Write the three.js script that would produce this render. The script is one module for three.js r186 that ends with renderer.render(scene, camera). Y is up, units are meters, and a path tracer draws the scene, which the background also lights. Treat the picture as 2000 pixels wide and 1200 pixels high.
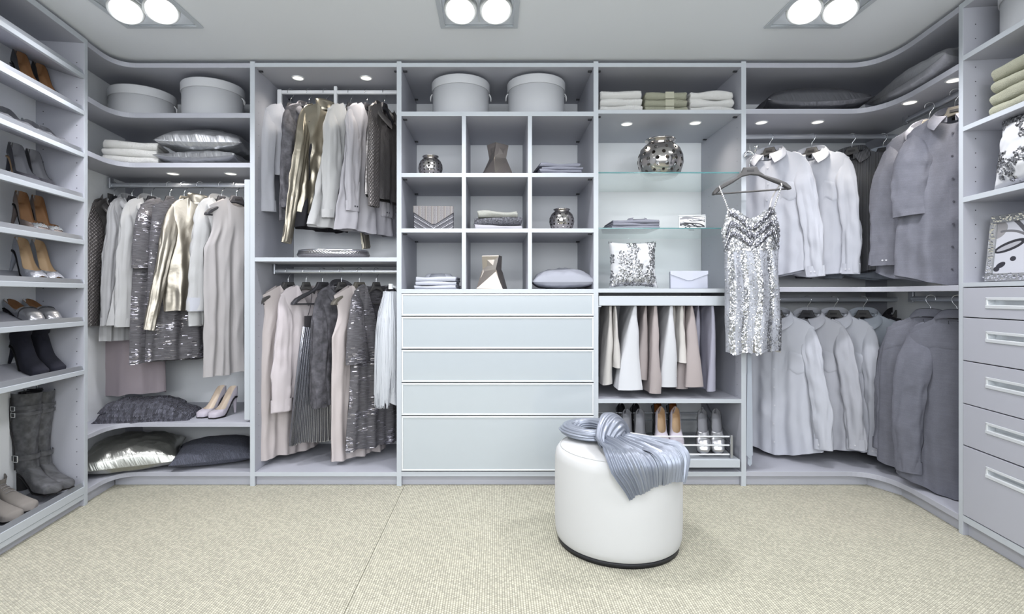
import * as THREE from 'three';
import { mergeGeometries } from 'three/addons/utils/BufferGeometryUtils.js';
import { RoundedBoxGeometry } from 'three/addons/geometries/RoundedBoxGeometry.js';
import { RectAreaLightUniformsLib } from 'three/addons/lights/RectAreaLightUniformsLib.js';
import { Brush, Evaluator, SUBTRACTION } from 'three-bvh-csg';

// ───────────── camera, exposure, large lights ─────────────
const F = 1040, CX = 966, CY = 577, EYE = 1.076, D = 3.0, S = F / D;   // focal length in pixels of a 2000 x 1200 frame, eye height, distance of the wardrobe fronts
const scene = new THREE.Scene();
const camera = new THREE.PerspectiveCamera(2 * Math.atan(600 / F) * 180 / Math.PI, 2000 / 1200, 0.05, 30);
camera.position.set(0, EYE, 0);
camera.setViewOffset(2000, 1200, 1000 - CX, 600 - CY, 2000, 1200);
const renderer = new THREE.WebGLRenderer({ antialias: true });
renderer.toneMapping = THREE.LinearToneMapping;
renderer.toneMappingExposure = 0.505;
renderer.shadowMap.enabled = true;
RectAreaLightUniformsLib.init();
scene.background = new THREE.Color(0.55, 0.6, 0.68);
const FILL_WIN = { w: 4.4, h: 1.3, y: 1.74, z: 1.55, power: 11.5, color: 0xf5f8fc };  // unseen rear window, sized and placed to fill the cabinets from the front
const SPOT = { power: 6.2, color: 0xfbfaff };
const DOWN = { power: .9, color: 0xfff6ea };

// ───────────── small tools ─────────────
const PI = Math.PI, sin = Math.sin, cos = Math.cos, abs = Math.abs, pow = Math.pow, sqrt = Math.sqrt, min = Math.min, max = Math.max;
const clamp = (x, a = 0, b = 1) => min(b, max(a, x));
const lerp = (a, b, t) => a + (b - a) * t;
const smooth = (a, b, x) => { const t = clamp((x - a) / (b - a)); return t * t * (3 - 2 * t); };
const V = (x, y, z) => new THREE.Vector3(x, y, z);
const rad = d => d * PI / 180;
function RNG(s) { return () => { s |= 0; s = s + 0x6D2B79F5 | 0; let t = Math.imul(s ^ s >>> 15, 1 | s); t = t + Math.imul(t ^ t >>> 7, 61 | t) ^ t; return ((t ^ t >>> 14) >>> 0) / 4294967296; }; }
const hash = (x, y, z) => { let h = Math.imul(x | 0, 374761393) + Math.imul(y | 0, 668265263) + Math.imul(z | 0, 1274126177); h = Math.imul(h ^ h >>> 13, 1274126177); return ((h ^ h >>> 16) >>> 0) / 4294967296; };
function noise(x, y, z = 0) {
  const i = Math.floor(x), j = Math.floor(y), k = Math.floor(z), f = x - i, g = y - j, h = z - k;
  const u = f * f * (3 - 2 * f), v = g * g * (3 - 2 * g), w = h * h * (3 - 2 * h), H = (a, b, c) => hash(i + a, j + b, k + c);
  return 2 * lerp(lerp(lerp(H(0, 0, 0), H(1, 0, 0), u), lerp(H(0, 1, 0), H(1, 1, 0), u), v), lerp(lerp(H(0, 0, 1), H(1, 0, 1), u), lerp(H(0, 1, 1), H(1, 1, 1), u), v), w) - 1;
}
const at = (px, py, z) => V((px - CX) / F * z, EYE - (py - CY) / F * z, -z);   // a point of the photograph at a depth, in metres
const X = (px, z = D) => (px - CX) / F * z, Y = (py, z = D) => EYE - (py - CY) / F * z;

const taken = {};
function numbered(n) { const k = taken[n] = (taken[n] ?? -1) + 1; return k ? n + '_' + String(k).padStart(3, '0') : n; }
function mesh(name, geo, mat, parent = scene) {
  if (Array.isArray(geo)) geo = geo.length > 1 ? mergeGeometries(geo.map(g => g.index ? g.toNonIndexed() : g)) : geo[0];
  const m = new THREE.Mesh(geo, mat); m.castShadow = m.receiveShadow = true;
  m.name = parent === scene ? numbered(name) : name; parent.add(m); return m;
}
function tag(o, label, category, group) { o.userData.label = label; o.userData.category = category; if (group) o.userData.group = group; return o; }
function thing(name, label, category, group, p = [0, 0, 0], ry = 0) {
  const o = new THREE.Group(); o.name = numbered(name); scene.add(o); o.position.set(...(p.isVector3 ? p.toArray() : p)); o.rotation.y = ry; return tag(o, label, category, group);
}
function struct(name, geo, mat) { const m = mesh(name, geo, mat); m.userData.kind = 'structure'; return m; }
function copy(o, label, p, ry) { const c = o.clone(); c.name = numbered(o.name.replace(/_\d{3}$/, '')); c.userData = { ...o.userData, label }; scene.add(c); if (p) c.position.set(...(p.isVector3 ? p.toArray() : p)); if (ry !== undefined) c.rotation.y = ry; return c; }

function box(w, h, d, x = 0, y = 0, z = 0, r = 0.0015) {
  r = min(r, w / 2.1, h / 2.1, d / 2.1);
  const g = r > 0 ? new RoundedBoxGeometry(w, h, d, 1, r) : new THREE.BoxGeometry(w, h, d); g.translate(x, y, z); return g.index ? g.toNonIndexed() : g;
}
const span = (x0, x1, y0, y1, z0, z1, r) => box(abs(x1 - x0), abs(y1 - y0), abs(z1 - z0), (x0 + x1) / 2, (y0 + y1) / 2, (z0 + z1) / 2, r);
function cyl(r0, r1, h, x, y, z, n = 20) { const g = new THREE.CylinderGeometry(r0, r1, h, n).toNonIndexed(); g.translate(x, y, z); return g; }
// a surface from a function of two parameters; loop: the u edges are one seam
function grid(nu, nv, fn, { loop = false, uv } = {}) {
  const pos = [], tex = [], idx = [], W = nu + 1;
  for (let j = 0; j <= nv; j++) for (let i = 0; i <= nu; i++) { const u = i / nu, v = j / nv, p = fn(u, v); pos.push(p[0], p[1], p[2]); const q = uv ? uv(u, v, p) : [p[0], p[1]]; tex.push(q[0], q[1]); }
  for (let j = 0; j < nv; j++) for (let i = 0; i < nu; i++) { const a = j * W + i; idx.push(a, a + 1, a + W, a + 1, a + W + 1, a + W); }
  const g = new THREE.BufferGeometry();
  g.setAttribute('position', new THREE.Float32BufferAttribute(pos, 3)); g.setAttribute('uv', new THREE.Float32BufferAttribute(tex, 2)); g.setIndex(idx); g.computeVertexNormals();
  if (loop) { const n = g.attributes.normal; for (let j = 0; j <= nv; j++) { const a = j * W, b = a + nu, v = V(n.getX(a) + n.getX(b), n.getY(a) + n.getY(b), n.getZ(a) + n.getZ(b)).normalize(); n.setXYZ(a, v.x, v.y, v.z); n.setXYZ(b, v.x, v.y, v.z); } }
  return g.toNonIndexed();
}
// a tube of elliptical section along points; ref is the direction of the second half-axis
function sweep(pts, rx, ry, ns = 24, nr = 14, { ref = V(0, 0, 1), warp, a0 = 0, a1 = 2 * PI, closedPath = false } = {}) {
  const c = new THREE.CatmullRomCurve3(pts.map(p => p.isVector3 ? p : V(...p)), closedPath, 'centripetal'), L = c.getLength();
  const fr = []; for (let j = 0; j <= ns; j++) { const t = j / ns, p = c.getPointAt(t), T = c.getTangentAt(t), N = V(0, 0, 0).crossVectors(T, ref).normalize(), B = V(0, 0, 0).crossVectors(N, T); fr.push([p, N, B]); }
  const f = x => typeof x === 'function' ? x : () => x, RX = f(rx), RY = f(ry ?? rx);
  return grid(nr, ns, (u, v) => {
    const [p, N, B] = fr[Math.round(v * ns)], a = a0 + (a1 - a0) * u, w = warp ? warp(a, v) : 0, x = (RX(v) + w) * cos(a), y = (RY(v) + w) * sin(a);
    return [p.x + N.x * x + B.x * y, p.y + N.y * x + B.y * y, p.z + N.z * x + B.z * y];
  }, { loop: a1 - a0 > 6.2, uv: (u, v) => [u * 2 * PI * max(RX(.5), RY(.5)), v * L] });
}
const tube = (pts, r, ns = 16, nr = 8, o) => sweep(pts, r, r, ns, nr, o);
function lathe(pts, n = 40) {
  const g = new THREE.LatheGeometry(pts.map(p => new THREE.Vector2(p[0], p[1])), n), uv = g.attributes.uv, acc = [0], R = max(...pts.map(p => p[0]));
  for (let i = 1; i < pts.length; i++) acc.push(acc[i - 1] + Math.hypot(pts[i][0] - pts[i - 1][0], pts[i][1] - pts[i - 1][1]));
  for (let i = 0; i < uv.count; i++) uv.setXY(i, uv.getX(i) * 2 * PI * R, acc[i % pts.length]);
  return g.toNonIndexed();
}
function prism(pts, h, bevel = 0, holes) {           // outline in (x, depth) raised by h
  const s = new THREE.Shape(pts.map(p => new THREE.Vector2(p[0], p[1])));
  const g = new THREE.ExtrudeGeometry(s, { depth: h, bevelEnabled: bevel > 0, bevelThickness: bevel, bevelSize: bevel, bevelOffset: -bevel, bevelSegments: 1, steps: 1 });
  g.rotateX(-PI / 2); return g.index ? g.toNonIndexed() : g;
}
const xf = (g, { p = [0, 0, 0], r = [0, 0, 0], s = [1, 1, 1] }) => { g.applyMatrix4(new THREE.Matrix4().compose(V(...p), new THREE.Quaternion().setFromEuler(new THREE.Euler(...r)), V(...s))); return g; };

// ───────────── textures ─────────────
function tex(n, fn, { srgb = false, size = 1, m = n } = {}) {
  const d = new Uint8Array(n * m * 4);
  for (let j = 0; j < m; j++) for (let i = 0; i < n; i++) { const c = fn(i / n, j / m, i, j), k = (j * n + i) * 4; if (Array.isArray(c)) { d[k] = clamp(c[0]) * 255; d[k + 1] = clamp(c[1]) * 255; d[k + 2] = clamp(c[2]) * 255; } else d[k] = d[k + 1] = d[k + 2] = clamp(c) * 255; d[k + 3] = 255; }
  const t = new THREE.DataTexture(d, n, m); t.wrapS = t.wrapT = THREE.RepeatWrapping; t.magFilter = THREE.LinearFilter; t.minFilter = THREE.LinearMipmapLinearFilter; t.generateMipmaps = true;
  if (srgb) t.colorSpace = THREE.SRGBColorSpace; t.repeat.set(1 / size, 1 / size); t.needsUpdate = true; return t;
}
const tnoise = (u, v, n, s = 0) => { const x = u * n, y = v * n, i = Math.floor(x), j = Math.floor(y), f = x - i, g = y - j, a = f * f * (3 - 2 * f), b = g * g * (3 - 2 * g), H = (p, q) => hash((i + p) % n, (j + q) % n, s + n); return lerp(lerp(H(0, 0), H(1, 0), a), lerp(H(0, 1), H(1, 1), a), b); };
const fbm = (u, v, n, s = 0) => .5 * tnoise(u, v, n, s) + .3 * tnoise(u, v, n * 2, s + 7) + .2 * tnoise(u, v, n * 4, s + 9);
const T = {
  weaveBump: tex(256, (u, v) => .5 + .25 * sin(u * 64 * PI) * ((Math.floor(v * 64) % 2) ? 1 : -1) + .25 * (tnoise(u, v, 64) - .5), { size: .05 }),
  crumple: tex(512, (u, v) => { const a = fbm(u, v, 6, 3), b = fbm(u, v, 14, 8); return .6 * (1 - abs(a * 2 - 1)) + .4 * (1 - abs(b * 2 - 1)); }, { size: .32 }),
  terry: tex(256, (u, v) => .5 * tnoise(u, v, 64, 1) + .5 * tnoise(u, v, 128, 2), { size: .12 }),
  slub: tex(512, (u, v) => { const h = tnoise(u, v, 8) * .3 + .7, a = .5 * tnoise(u * 1, v, 256, 4) + .5 * (hash(0, Math.floor(v * 256), 3) * .6 + .4 * tnoise(u, v, 64, 2)); const c = .78 + .22 * a * h; return [c, c, c]; }, { srgb: true, size: .16 }),
  mottled: tex(512, (u, v) => { const c = .62 + .55 * (fbm(u, v, 10, 5) - .25) ; return [c, c, c]; }, { srgb: true, size: .3 }),
  heather: tex(256, (u, v) => { const c = .55 + .45 * (.5 * hash(Math.floor(u * 128), Math.floor(v * 64), 1) + .5 * tnoise(u, v, 64, 6)); return [c, c, c]; }, { srgb: true, size: .14 }),
  stripes: tex(256, (u, v) => { const k = (u * 16) % 1, c = k < .22 ? .9 : .36; return [c, c, c]; }, { srgb: true, size: .09 }),
  sheerStripe: tex(256, (u, v) => { const k = (u * 4) % 1, c = k < .5 ? 1 : .93; return [c, c, c]; }, { srgb: true, size: .1 }),
  quilt: tex(256, (u, v) => { const a = abs(sin((u + v) * 4 * PI)), b = abs(sin((u - v) * 4 * PI)); return pow(a * b, .22); }, { size: .085 }),
  ribs: tex(128, (u, v) => pow(abs(sin(u * 4 * PI)), .5), { size: .07 }),
};
// loop-pile carpet: pale yarn columns, gap shade painted in colour, stitches half a step out
{
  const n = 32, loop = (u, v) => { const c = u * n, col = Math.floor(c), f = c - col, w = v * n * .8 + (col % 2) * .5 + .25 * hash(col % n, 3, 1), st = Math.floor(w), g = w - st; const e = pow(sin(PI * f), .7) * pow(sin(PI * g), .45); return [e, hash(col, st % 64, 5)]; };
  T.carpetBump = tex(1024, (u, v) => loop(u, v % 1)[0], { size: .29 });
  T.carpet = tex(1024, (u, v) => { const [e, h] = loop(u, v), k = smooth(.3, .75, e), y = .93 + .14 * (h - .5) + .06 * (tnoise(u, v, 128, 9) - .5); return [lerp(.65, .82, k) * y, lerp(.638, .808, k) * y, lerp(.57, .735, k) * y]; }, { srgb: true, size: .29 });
}
// sequins: one tilted disc per cell, rows staggered
function sequinNormal(n, cells, tilt, aspect = 1, seed = 1) {
  return tex(n, (u, v) => { const r = Math.floor(v * cells * aspect), q = u * cells + (r % 2) * .5, c = Math.floor(q) % cells, a = hash(c, r, seed) * 2 - 1, b = hash(c, r, seed + 5) * 2 - 1; return [.5 + .5 * a * tilt, .5 + .5 * b * tilt, 1]; }, { size: .12 });
}
T.seqN = sequinNormal(512, 32, .45);
T.seqC = tex(512, (u, v) => { const r = Math.floor(v * 32), q = u * 32 + (r % 2) * .5, f = q % 1 - .5, g = (v * 32) % 1 - .5, e = f * f + g * g, c = .55 + .45 * hash(Math.floor(q) % 32, r, 8); return e < .23 ? [c, c, c * 1.02] : [.3, .3, .32]; }, { srgb: true, size: .12 });
const dash = (u, v) => { const r = Math.floor(v * 80), q = u * 12 + hash(r, 1, 2) * 3, c = Math.floor(q) % 12, on = hash(c, r, 4) < .05 + .5 * smooth(.56, .72, tnoise(u, v, 6, 12)) && (v * 80) % 1 > .28; return [on, hash(c, r, 9), hash(c, r, 11), (v * 80) % 1]; };
T.dashC = tex(512, (u, v) => { const [on, h, , g] = dash(u, v), c = on ? .55 + .4 * h : .33 + .08 * h + (g < .3 ? -.05 : 0); return [c, c * .985, c * 1.03]; }, { srgb: true, size: .3 });
T.dashM = tex(512, (u, v) => { const [on] = dash(u, v); return [0, on ? .22 : .75, on ? .9 : .1]; }, { size: .3 });
T.dashN = tex(512, (u, v) => { const [on, h, k] = dash(u, v); return on ? [.5 + .3 * (h - .5), .5 + .35 * (k - .5), 1] : [.5, .5, 1]; }, { size: .3 });
T.knit = tex(256, (u, v) => { const c = u * 8, col = Math.floor(c), f = (c - col) * 2 - 1, w = v * 8 + abs(f) * .55, g = w % 1; return pow(sin(PI * g), .6) * pow(1 - abs(abs(f) - .5) * 1.7, .8); }, { size: .11 });
T.knitC = tex(256, (u, v) => { const c = u * 8, col = Math.floor(c), f = (c - col) * 2 - 1, w = v * 8 + abs(f) * .55, k = hash(col, Math.floor(w) % 8, 2); const y = .7 + .3 * k; return [y, y, y]; }, { srgb: true, size: .11 });

// ───────────── materials ─────────────
const std = (color, rough = .6, o = {}) => new THREE.MeshStandardMaterial({ color, roughness: rough, side: THREE.DoubleSide, ...o });
const phys = (color, rough = .6, o = {}) => new THREE.MeshPhysicalMaterial({ color, roughness: rough, side: THREE.DoubleSide, ...o });
const cloth = (color, o = {}) => std(color, .85, { bumpMap: T.weaveBump, bumpScale: .0004, ...o });
const sheer = (color, o = {}) => phys(color, .8, { transmission: .25, thickness: 0, bumpMap: T.weaveBump, bumpScale: .0003, ...o });
const metalCloth = (color, rough, o = {}) => std(color, rough, { metalness: .85, bumpMap: T.crumple, bumpScale: .0028, ...o });
const M = {
  panel: std('#afb1ba', .5), edge: std('#bbc1c7', .38), back: std('#eaedf0', .55), ceiling: std('#e2e6ea', .9), wall: std('#c9ccd2', .9),
  drawerGlass: phys('#b5bdc2', .12, { clearcoat: 1, clearcoatRoughness: .03 }), alu: std('#dfe3e6', .3, { metalness: .25 }), white: std('#e3e6e6', .35), dark: std('#26272c', .5),
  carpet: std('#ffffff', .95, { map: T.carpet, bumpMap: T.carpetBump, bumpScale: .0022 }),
  glassPane: phys('#f7fcfb', .03, { transmission: 1, thickness: 0, ior: 1.5 }), glassEdge: phys('#6aa5a8', .1, { transmission: .35, thickness: 0 }),
  chrome: std('#d9dbde', .14, { metalness: 1 }), steel: std('#b9bcc2', .3, { metalness: .9 }), rail: std('#c4c8cf', .28, { metalness: .75 }), pipe: std('#dfe2e6', .4),
  hanger: std('#4b4a4a', .6), hangerBlack: std('#37373c', .6), hangerTaupe: std('#6b675f', .6), emblem: std('#2b2a2c', .5),
  hatbox: std('#c3c5c9', .75), rope: cloth('#d9dadb'),
  towelWhite: std('#e6e6e3', .95, { bumpMap: T.terry, bumpScale: .004 }), towelSage: std('#a6a794', .95, { bumpMap: T.terry, bumpScale: .004 }), towelBand: std('#aeae9c', .8),
  silver: metalCloth('#b9bbbe', .34), gunmetal: metalCloth('#7b7c82', .4), pewter: metalCloth('#a3a49f', .3), charcoal: std('#6b6e7d', .9, { map: T.heather, bumpMap: T.weaveBump, bumpScale: .001 }), greyCotton: cloth('#9fa2ac'), shirtLilac: cloth('#8f919d'), shirtMauve: cloth('#8b8c98'),
  mirrorVase: std('#c2bebb', .14, { metalness: 1 }), bronzeVase: std('#c6bdb4', .3, { metalness: 1 }), hammered: std('#aaa9aa', .2, { metalness: 1, bumpMap: T.quilt, bumpScale: .0015 }),
  stool: std('#d6d7d7', .9, { bumpMap: T.weaveBump, bumpScale: .0008 }), scarf: std('#949aa6', .4, { metalness: .6 }),
  // cloth of the garments
  whiteShirt: cloth('#bcbfc8'), whiteSheer: sheer('#cbcccd'), sheerStripe: sheer('#c9cacd', { map: T.sheerStripe }), blush: cloth('#c4bdc0'), blushDress: cloth('#bfb7b6', { roughness: .7 }), taupePink: cloth('#a49aa0'), taupe: cloth('#a8a5a6', { roughness: .65 }), mauve: cloth('#aeadb3'),
  palegrey: cloth('#aeb0b8'), paleblue: cloth('#b3bbc6'), greyShirt: cloth('#868894', { map: T.slub }), greyShirtDeep: cloth('#777985', { map: T.slub }), striped: cloth('#9a9ca4', { map: T.stripes }), black: cloth('#26262c'),
  suede: std('#74737a', .95, { map: T.mottled }), suedeDark: std('#6a6970', .95, { map: T.mottled }), gold: metalCloth('#a39d92', .34, { metalness: .9, bumpScale: .0007 }), goldWarm: metalCloth('#a09a8c', .32, { metalness: .9, bumpScale: .0009 }),
  quilted: std('#7e7a79', .36, { metalness: .7, bumpMap: T.quilt, bumpScale: .004 }), ribbed: std('#85807e', .36, { metalness: .7, bumpMap: T.ribs, bumpScale: .006 }), leather: metalCloth('#7d7a79', .32, { metalness: .7 }),
  darkSequin: std('#ffffff', 1, { map: T.dashC, metalness: 1, roughnessMap: T.dashM, metalnessMap: T.dashM, normalMap: T.dashN }), sequinBase: std('#a3a6ae', .5, { metalness: .25 }), sequinBand: std('#c3c5ca', .3, { metalness: .9, normalMap: T.seqN, map: T.seqC }), sequin: std('#ffffff', .28, { metalness: .9 }), lining: cloth('#d9d6d2'), darkLining: cloth('#53535c'),
  pleat: std('#9c9da3', .22, { metalness: .9 }), fringe: std('#c6cad0', .5, { metalness: .3 }),
  trouserCream: cloth('#c4c1bd'), trouserWhite: cloth('#c9cbcf'), trouserTaupe: cloth('#a89f9e'), trouserLilac: cloth('#a3a3b2'),
  button: std('#cfd0d6', .3), buttonDark: std('#45454d', .3), label: std('#1d1d22', .7), waistband: cloth('#2b292e'),
  // shoes
  tan: std('#96704e', .6), cream: std('#cbb08e', .6), beige: std('#d8c9b8', .6), blackLeather: std('#2a2a2e', .35), blackPatent: std('#1c1c20', .2), suedeBlack: std('#191a26', .95), gunLeather: std('#4a4a50', .28, { metalness: .5 }), silverLeather: std('#b3b4b8', .27, { metalness: .8 }),
  glitter: std('#b9bcc4', .35, { metalness: .7, normalMap: T.seqN.clone() }), taupeSatin: std('#7c706a', .5), lilacSuede: std('#b9b3bd', .85), greyBoot: std('#6b6c70', .62, { map: T.mottled }), taupeBoot: std('#8a8580', .85), brown: std('#8a5527', .5), soleDark: std('#1e1d20', .7), soleTan: std('#b89a78', .7), greyLining: std('#8f9096', .7), crystal: std('#e6e7ea', .1, { metalness: 1 }), clearHeel: std('#b8bcc4', .15, { metalness: .6 }),
};
for (const k of ['normalMap']) { M.glitter[k].repeat.set(22, 22); M.glitter[k].needsUpdate = true; }
for (const k of ['quilted', 'ribbed']) M[k].bumpMap.needsUpdate = true;

// ───────────── room shell ─────────────
const CEIL = 2.408;
{
  const seam = -.509;                                                       // two carpet widths meet here
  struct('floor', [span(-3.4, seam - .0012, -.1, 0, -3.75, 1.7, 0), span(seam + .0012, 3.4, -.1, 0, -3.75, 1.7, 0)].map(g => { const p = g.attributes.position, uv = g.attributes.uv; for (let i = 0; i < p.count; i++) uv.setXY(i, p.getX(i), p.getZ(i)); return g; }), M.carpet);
  struct('wall_back', span(-3.4, 3.4, 0, 2.6, -3.75, -3.63, 0), M.wall);
  struct('wall_left', span(-3.4, -2.95, 0, 2.6, -3.75, 1.7, 0), M.wall);
  struct('wall_right', span(2.95, 3.4, 0, 2.6, -3.75, 1.7, 0), M.wall);
  const y0 = FILL_WIN.y - FILL_WIN.h / 2, y1 = FILL_WIN.y + FILL_WIN.h / 2, w = FILL_WIN.w / 2;
  struct('wall_rear', [span(-3.4, -w, 0, 2.6, 1.6, 1.75, 0), span(w, 3.4, 0, 2.6, 1.6, 1.75, 0), span(-w, w, 0, y0, 1.6, 1.75, 0), span(-w, w, y1, 2.6, 1.6, 1.75, 0)], M.wall);
  const f = struct('fill_window_1', [span(-w, w, y0, y0 + .05, 1.58, 1.66), span(-w, w, y1 - .05, y1, 1.58, 1.66), ...[-w, -w / 3, w / 3, w - .05].map(x => span(x, x + .05, y0, y1, 1.58, 1.66))], M.white);
  mesh('fill_pane', span(-w, w, y0, y1, 1.655, 1.66, 0), std('#ffffff', .5, { emissive: FILL_WIN.color, emissiveIntensity: 1.3 }), f);   // unseen window, its glow added as frontal fill
  const L = new THREE.RectAreaLight(FILL_WIN.color, FILL_WIN.power, FILL_WIN.w, FILL_WIN.h); L.position.set(0, FILL_WIN.y, FILL_WIN.z); L.lookAt(0, FILL_WIN.y - .1, -3); scene.add(L);
}
// twin spot fittings; the ceiling is cut open for their housings
const FIT = [[at(322, 48, 2.64).x, -2.50], [at(936, 48, 2.64).x, -2.50], [at(1567, 48, 2.64).x, -2.50], [-1.5, -.9], [0, -.9], [1.5, -.9]];  // last three are out of view, added to even out the light
{
  const hw = .176, hd = .13, pieces = [], xs = [-3.4], rows = [...new Set(FIT.map(f => f[1]))].sort((a, b) => a - b);
  let z = -3.75;
  for (const rz of rows) {
    pieces.push(span(-3.4, 3.4, CEIL, CEIL + .12, z, rz - hd, 0));
    let x = -3.4; for (const [fx] of FIT.filter(f => f[1] === rz)) { pieces.push(span(x, fx - hw, CEIL, CEIL + .12, rz - hd, rz + hd, 0)); x = fx + hw; }
    pieces.push(span(x, 3.4, CEIL, CEIL + .12, rz - hd, rz + hd, 0)); z = rz + hd;
  }
  pieces.push(span(-3.4, 3.4, CEIL, CEIL + .12, z, 1.75, 0)); pieces.push(span(-3.4, 3.4, CEIL + .12, CEIL + .2, -3.75, 1.75, 0));
  struct('ceiling', pieces, M.ceiling);
  const LBL = ['twin ceiling spotlight above the left corner shelves', 'twin ceiling spotlight above the white drawers in the middle', 'twin ceiling spotlight at the right, above the dark cushion', 'unseen twin ceiling spotlight added for even light, at left', 'unseen twin ceiling spotlight added for even light, in the middle', 'unseen twin ceiling spotlight added for even light, at right'];
  const glow = std('#ffffff', .4, { emissive: SPOT.color, emissiveIntensity: 1.6 });
  FIT.forEach(([fx, fz], i) => {
    const t = thing('ceiling_spotlight', LBL[i], 'ceiling light', 'twin spot fittings in the ceiling', [fx, CEIL, fz]);
    const R = (a, b) => [[-a, -b], [a, -b], [a, b], [-a, b]].map(p => new THREE.Vector2(...p)), fr = new THREE.Shape(R(.19, hd + .014)); fr.holes.push(new THREE.Path(R(.167, hd - .009).reverse()));
    mesh('trim_frame', new THREE.ExtrudeGeometry(fr, { depth: .005, bevelEnabled: true, bevelThickness: .0012, bevelSize: .0012, bevelOffset: -.0012, bevelSegments: 1 }).rotateX(-PI / 2).translate(0, -.0066, 0).toNonIndexed(), M.edge, t);
    mesh('housing', [span(-.174, .174, .09, .1, -hd, hd, 0), span(-.174, -.168, .002, .1, -hd, hd, 0), span(.168, .174, .002, .1, -hd, hd, 0), span(-.17, .17, .002, .1, hd - .006, hd, 0), span(-.17, .17, .002, .1, -hd, -hd + .006, 0), span(-.004, .004, .015, .1, -hd, hd, 0)], M.alu, t);
    for (const s of [-1, 1]) {
      const lx = s * .083, tilt = rad(i < 3 ? 24 : 8), ty = rad(i === 0 ? 12 : i === 2 ? -14 : s * 4);
      const h = new THREE.Group(); h.name = 'spot_head'; h.position.set(lx, -.002, .02); h.rotation.set(-tilt * 1, 0, ty); t.add(h);
      mesh('gimbal_ring', [lathe([[.071, .03], [.077, .026], [.077, -.004], [.071, -.01], [.066, -.006], [.066, .03], [.071, .03]], 40)], M.white, h);
      mesh('lamp_lens', lathe([[0, -.006], [.05, -.006], [.062, -.002], [.0655, .006], [.0655, .02], [0, .02]], 40), glow, h);
      const sp = new THREE.SpotLight(SPOT.color, SPOT.power, 0, rad(72), .9, 2); sp.castShadow = true; sp.shadow.radius = 3.2; sp.shadow.mapSize.set(1024, 1024);
      sp.position.set(fx + lx, CEIL - .022, fz + .03); sp.target.position.set(fx + lx * 1.5, 0, fz - (i < 3 ? -.35 : 1.1)); scene.add(sp, sp.target);
    }
  });
}

// ───────────── cabinets ─────────────
const TH = .027, DEEP = .58, BACKZ = -(D + DEEP), FZ = -D;
// a board between x0..x1, y0..y1, reaching from the front plane back; the front carries a paler edge band
function board(t, name, x0, x1, y0, y1, z0 = FZ, z1 = BACKZ, band = true) {
  const m = mesh(name, span(x0, x1, y0, y1, z0 - (band ? .0012 : 0), z1), M.panel, t);
  if (band) mesh('edge_band', span(x0, x1, y0, y1, z0 - .0012, z0 + .0008, .0006), M.edge, m);
  return m;
}
const holeGeo = new THREE.CircleGeometry(.0026, 8).toNonIndexed();
function pinHoles(t, x, facing, z0s, y0, y1) {                              // rows of shelf-pin holes in the side panels
  const g = []; for (const z of z0s) for (let y = y0; y < y1; y += .064) g.push(holeGeo.clone().rotateY(facing * PI / 2).translate(x + facing * .0006, y, z));
  const m = mesh('pin_holes', g, M.dark, t); m.userData.kind = 'stuff';
}
const U = [X(493), X(779.5), X(1164), X(1452.5)];                           // centre lines of the four uprights of the back run
const TOP = Y(120), H = py => Y(py);
function fittings(t, x0, x1, y) { mesh('connector', [x0 + .012, x1 - .012].flatMap(x => [span(x - .011, x + .011, y - .007, y, FZ - .06, FZ - .045, .001), span(x - .011, x + .011, y - .007, y, FZ - .5, FZ - .485, .001)]), M.dark, t); }
function backPanel(t, x0, x1, y0 = .06, y1 = TOP - .02) { mesh('back_panel', span(x0, x1, y0, y1, BACKZ, BACKZ - .012), M.back, t); }
function railBar(t, a, b, name = 'hanging_rail') {                           // oval wardrobe rail with end brackets
  const g = sweep([a, a.clone().lerp(b, .5), b], .0075, .015, 2, 14, { ref: V(0, 1, 0) }); return mesh(name, g, M.rail, t);
}
function bracket(t, p, ry = 0) { const g = [box(.016, .065, .034, 0, .012, 0, .004), cyl(.006, .006, .02, 0, .035, 0).rotateX(0)]; const m = mesh('rail_bracket', g.map(x => x.rotateY(ry).translate(p.x, p.y, p.z)), M.steel, t); return m; }

// hanging bay, second from left
const bay = thing('wardrobe_unit', 'pale grey open wardrobe bay left of the drawers, two rows of hanging clothes', 'wardrobe', 'fitted wardrobe units');
{
  const t = bay, x0 = U[0] + TH / 2, x1 = U[1] - TH / 2;
  board(t, 'side_panel', U[0] - TH / 2, U[0] + TH / 2, 0, TOP); board(t, 'side_panel', U[1] - TH / 2, U[1] + TH / 2, 0, TOP);
  board(t, 'top_panel', x0, x1, H(131), H(123)); board(t, 'shelf', x0, x1, H(511), H(503)); board(t, 'bottom_shelf', x0, x1, H(931), H(923));
  mesh('plinth', span(x0, x1, 0, H(931), FZ - .025, FZ - .04), M.panel, t); backPanel(t, x0, x1); fittings(t, x0, x1, H(131));
  pinHoles(t, x0, 1, [FZ - .05, FZ - .45], .2, 2.2);
  const y = 2.315, z = -3.25;                                                // pull-down rail
  mesh('hanging_rail', tube([V(X(551, 3.25), y, z), V(0.5 * (X(551, 3.25) + x1), y, z), V(x1 - .004, y, z)], .0125, 2, 16, { ref: V(0, 1, 0) }), M.pipe, t);
  mesh('lift_arm', span(X(546, 3.25) - .012, X(546, 3.25) + .016, y - .11, y + .016, z - .012, z + .012, .006), M.pipe, t);
  mesh('lift_arm', span(X(656, 3.25) - .011, X(656, 3.25) + .011, y - .12, y + .035, z - .014, z + .014, .006), M.pipe, t);
  const y2 = 1.223, a = V(X(537, 3.25), y2, z), b = V(x1, y2, z); railBar(t, a, b); bracket(t, a);
}
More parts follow.
